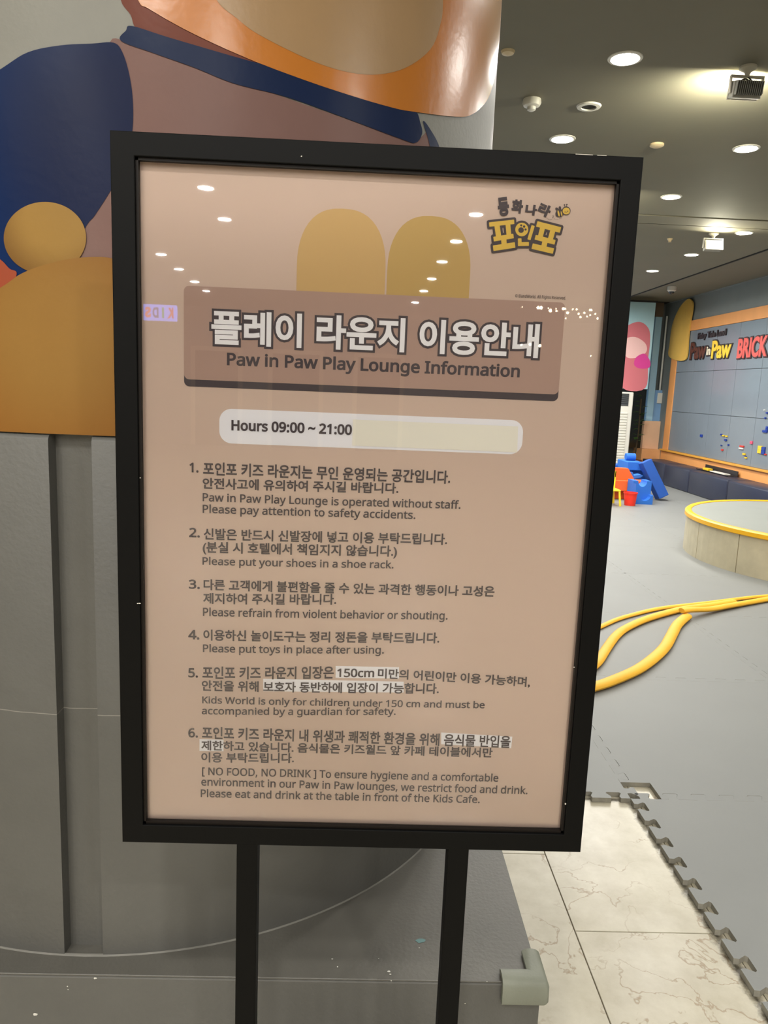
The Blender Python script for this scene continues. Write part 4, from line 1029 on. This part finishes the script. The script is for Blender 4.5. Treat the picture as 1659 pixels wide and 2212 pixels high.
# blue pile behind
q0, q1 = P(1352, 1037, 11.5), P(1384, 1037, 11.5)
block('foam_block', 'upright deep blue foam block at the bottom of the blue pile', bx(q0.x, q1.x+.05, 11.35, 11.70, MT, .42, bev=.01), m_fb2)
b = bmesh.new(); pr = [(0, 0)]+[(.10+.12*math.cos(PI-t*PI/8), .12-.12*math.sin(t*PI/8)) for t in range(9)]+[(.26, .12), (.26, .19), (.0, .19)]
cxx = P(1352, 1037, 11.3).x
prism(b, [(0, 0), (.07, 0), (.20, .03), (.24, .07), (.20, .09), (.10, .06), (.08, .12), (0, .13)], lambda u, v, t: (cxx-.07+u, t, .312+v*.8), 11.06, 11.20)
block('foam_arch', 'curved blue foam arch piece lying on the orange beam in the pile', b, m_fb)
s0, s1 = P(1347, 1018, 11.4), P(1380, 1018, 11.4)
block('foam_block', 'wide blue foam slab on top of the deep blue block', orient(bx(s0.x, s1.x, 11.25, 11.72, .421, .421+.13, bev=.01), Matrix.Identity(4)), m_fb)
s0, s1 = P(1350, 1003, 11.5), P(1370, 1003, 11.5)
b = tube(bmesh.new(), [(s0.x, 11.5, .552+.055), (s1.x, 11.5, .552+.055)], .055, 20)
block('foam_cylinder', 'short blue foam cylinder on the very top of the pile', b, m_fb, smooth=True)
# leaning plank
pA, pB_ = Vector((P(1430, 1074, 11.0).x, 11.0, MT)), Vector((P(1392, 1003, 11.1).x, 11.10, P(1394, 1000, 11.1).z-.02))
d = (pB_-pA).normalized(); s = d.cross(Vector((0, 1, 0))).normalized(); n_ = s.cross(d).normalized()
M = Matrix((s, n_, d)).transposed().to_4x4(); L = (pB_-pA).length
b = bx(-.075, .075, -.11, .11, 0, L, bev=.01); orient(b, Matrix.Translation(pA) @ M)
mz = min(v.co.z for v in b.verts); bmesh.ops.translate(b, verts=b.verts, vec=(0, 0, MT-mz))
block('foam_plank', 'long blue foam plank leaning against the pile beside the bench', b, m_fb2)
block('foam_block', 'dark blue foam block half hidden at the sign edge left of the pile', bx(P(1325, 1020, 11.8).x, P(1337, 1020, 11.8).x, 11.7, 11.95, MT, P(1330, 1002, 11.8).z, bev=.01), m_fb2)
# small yellow chair
kc_ = thing('toy_chair', 'small yellow plastic child chair half hidden behind the sign edge', 'chair', (3.62, 10.35, MT))
m_yc = mat('chair_yellow', (244, 214, 50), .4)
cz = P(1335, 1060, 10.3).z
X1 = P(1338, 1040, 10.3).x
obj('seat', bx(X1-.30, X1, 10.20, 10.48, cz-.0, cz+.022, bev=.006), m_yc, kc_)
for xx, yy in ((X1-.015, 10.215), (X1-.285, 10.215), (X1-.285, 10.465), (X1-.015, 10.465)):
    obj('leg', tube(bmesh.new(), [(xx, yy, cz+.005), (xx+(.02 if xx > X1-.1 else -.02), yy+(-.02 if yy < 10.3 else .02), MT)], [.014, .017], 8), m_yc, kc_, smooth=True)
bkf = bmesh.new(); box(bkf, X1-.02, X1, 10.455, 10.475, cz, cz+.26, bev=.004); box(bkf, X1-.30, X1-.28, 10.455, 10.475, cz, cz+.26, bev=.004); box(bkf, X1-.30, X1, 10.455, 10.475, cz+.17, cz+.26, bev=.004)
obj('backrest', bkf, m_yc, kc_)

run_texts()
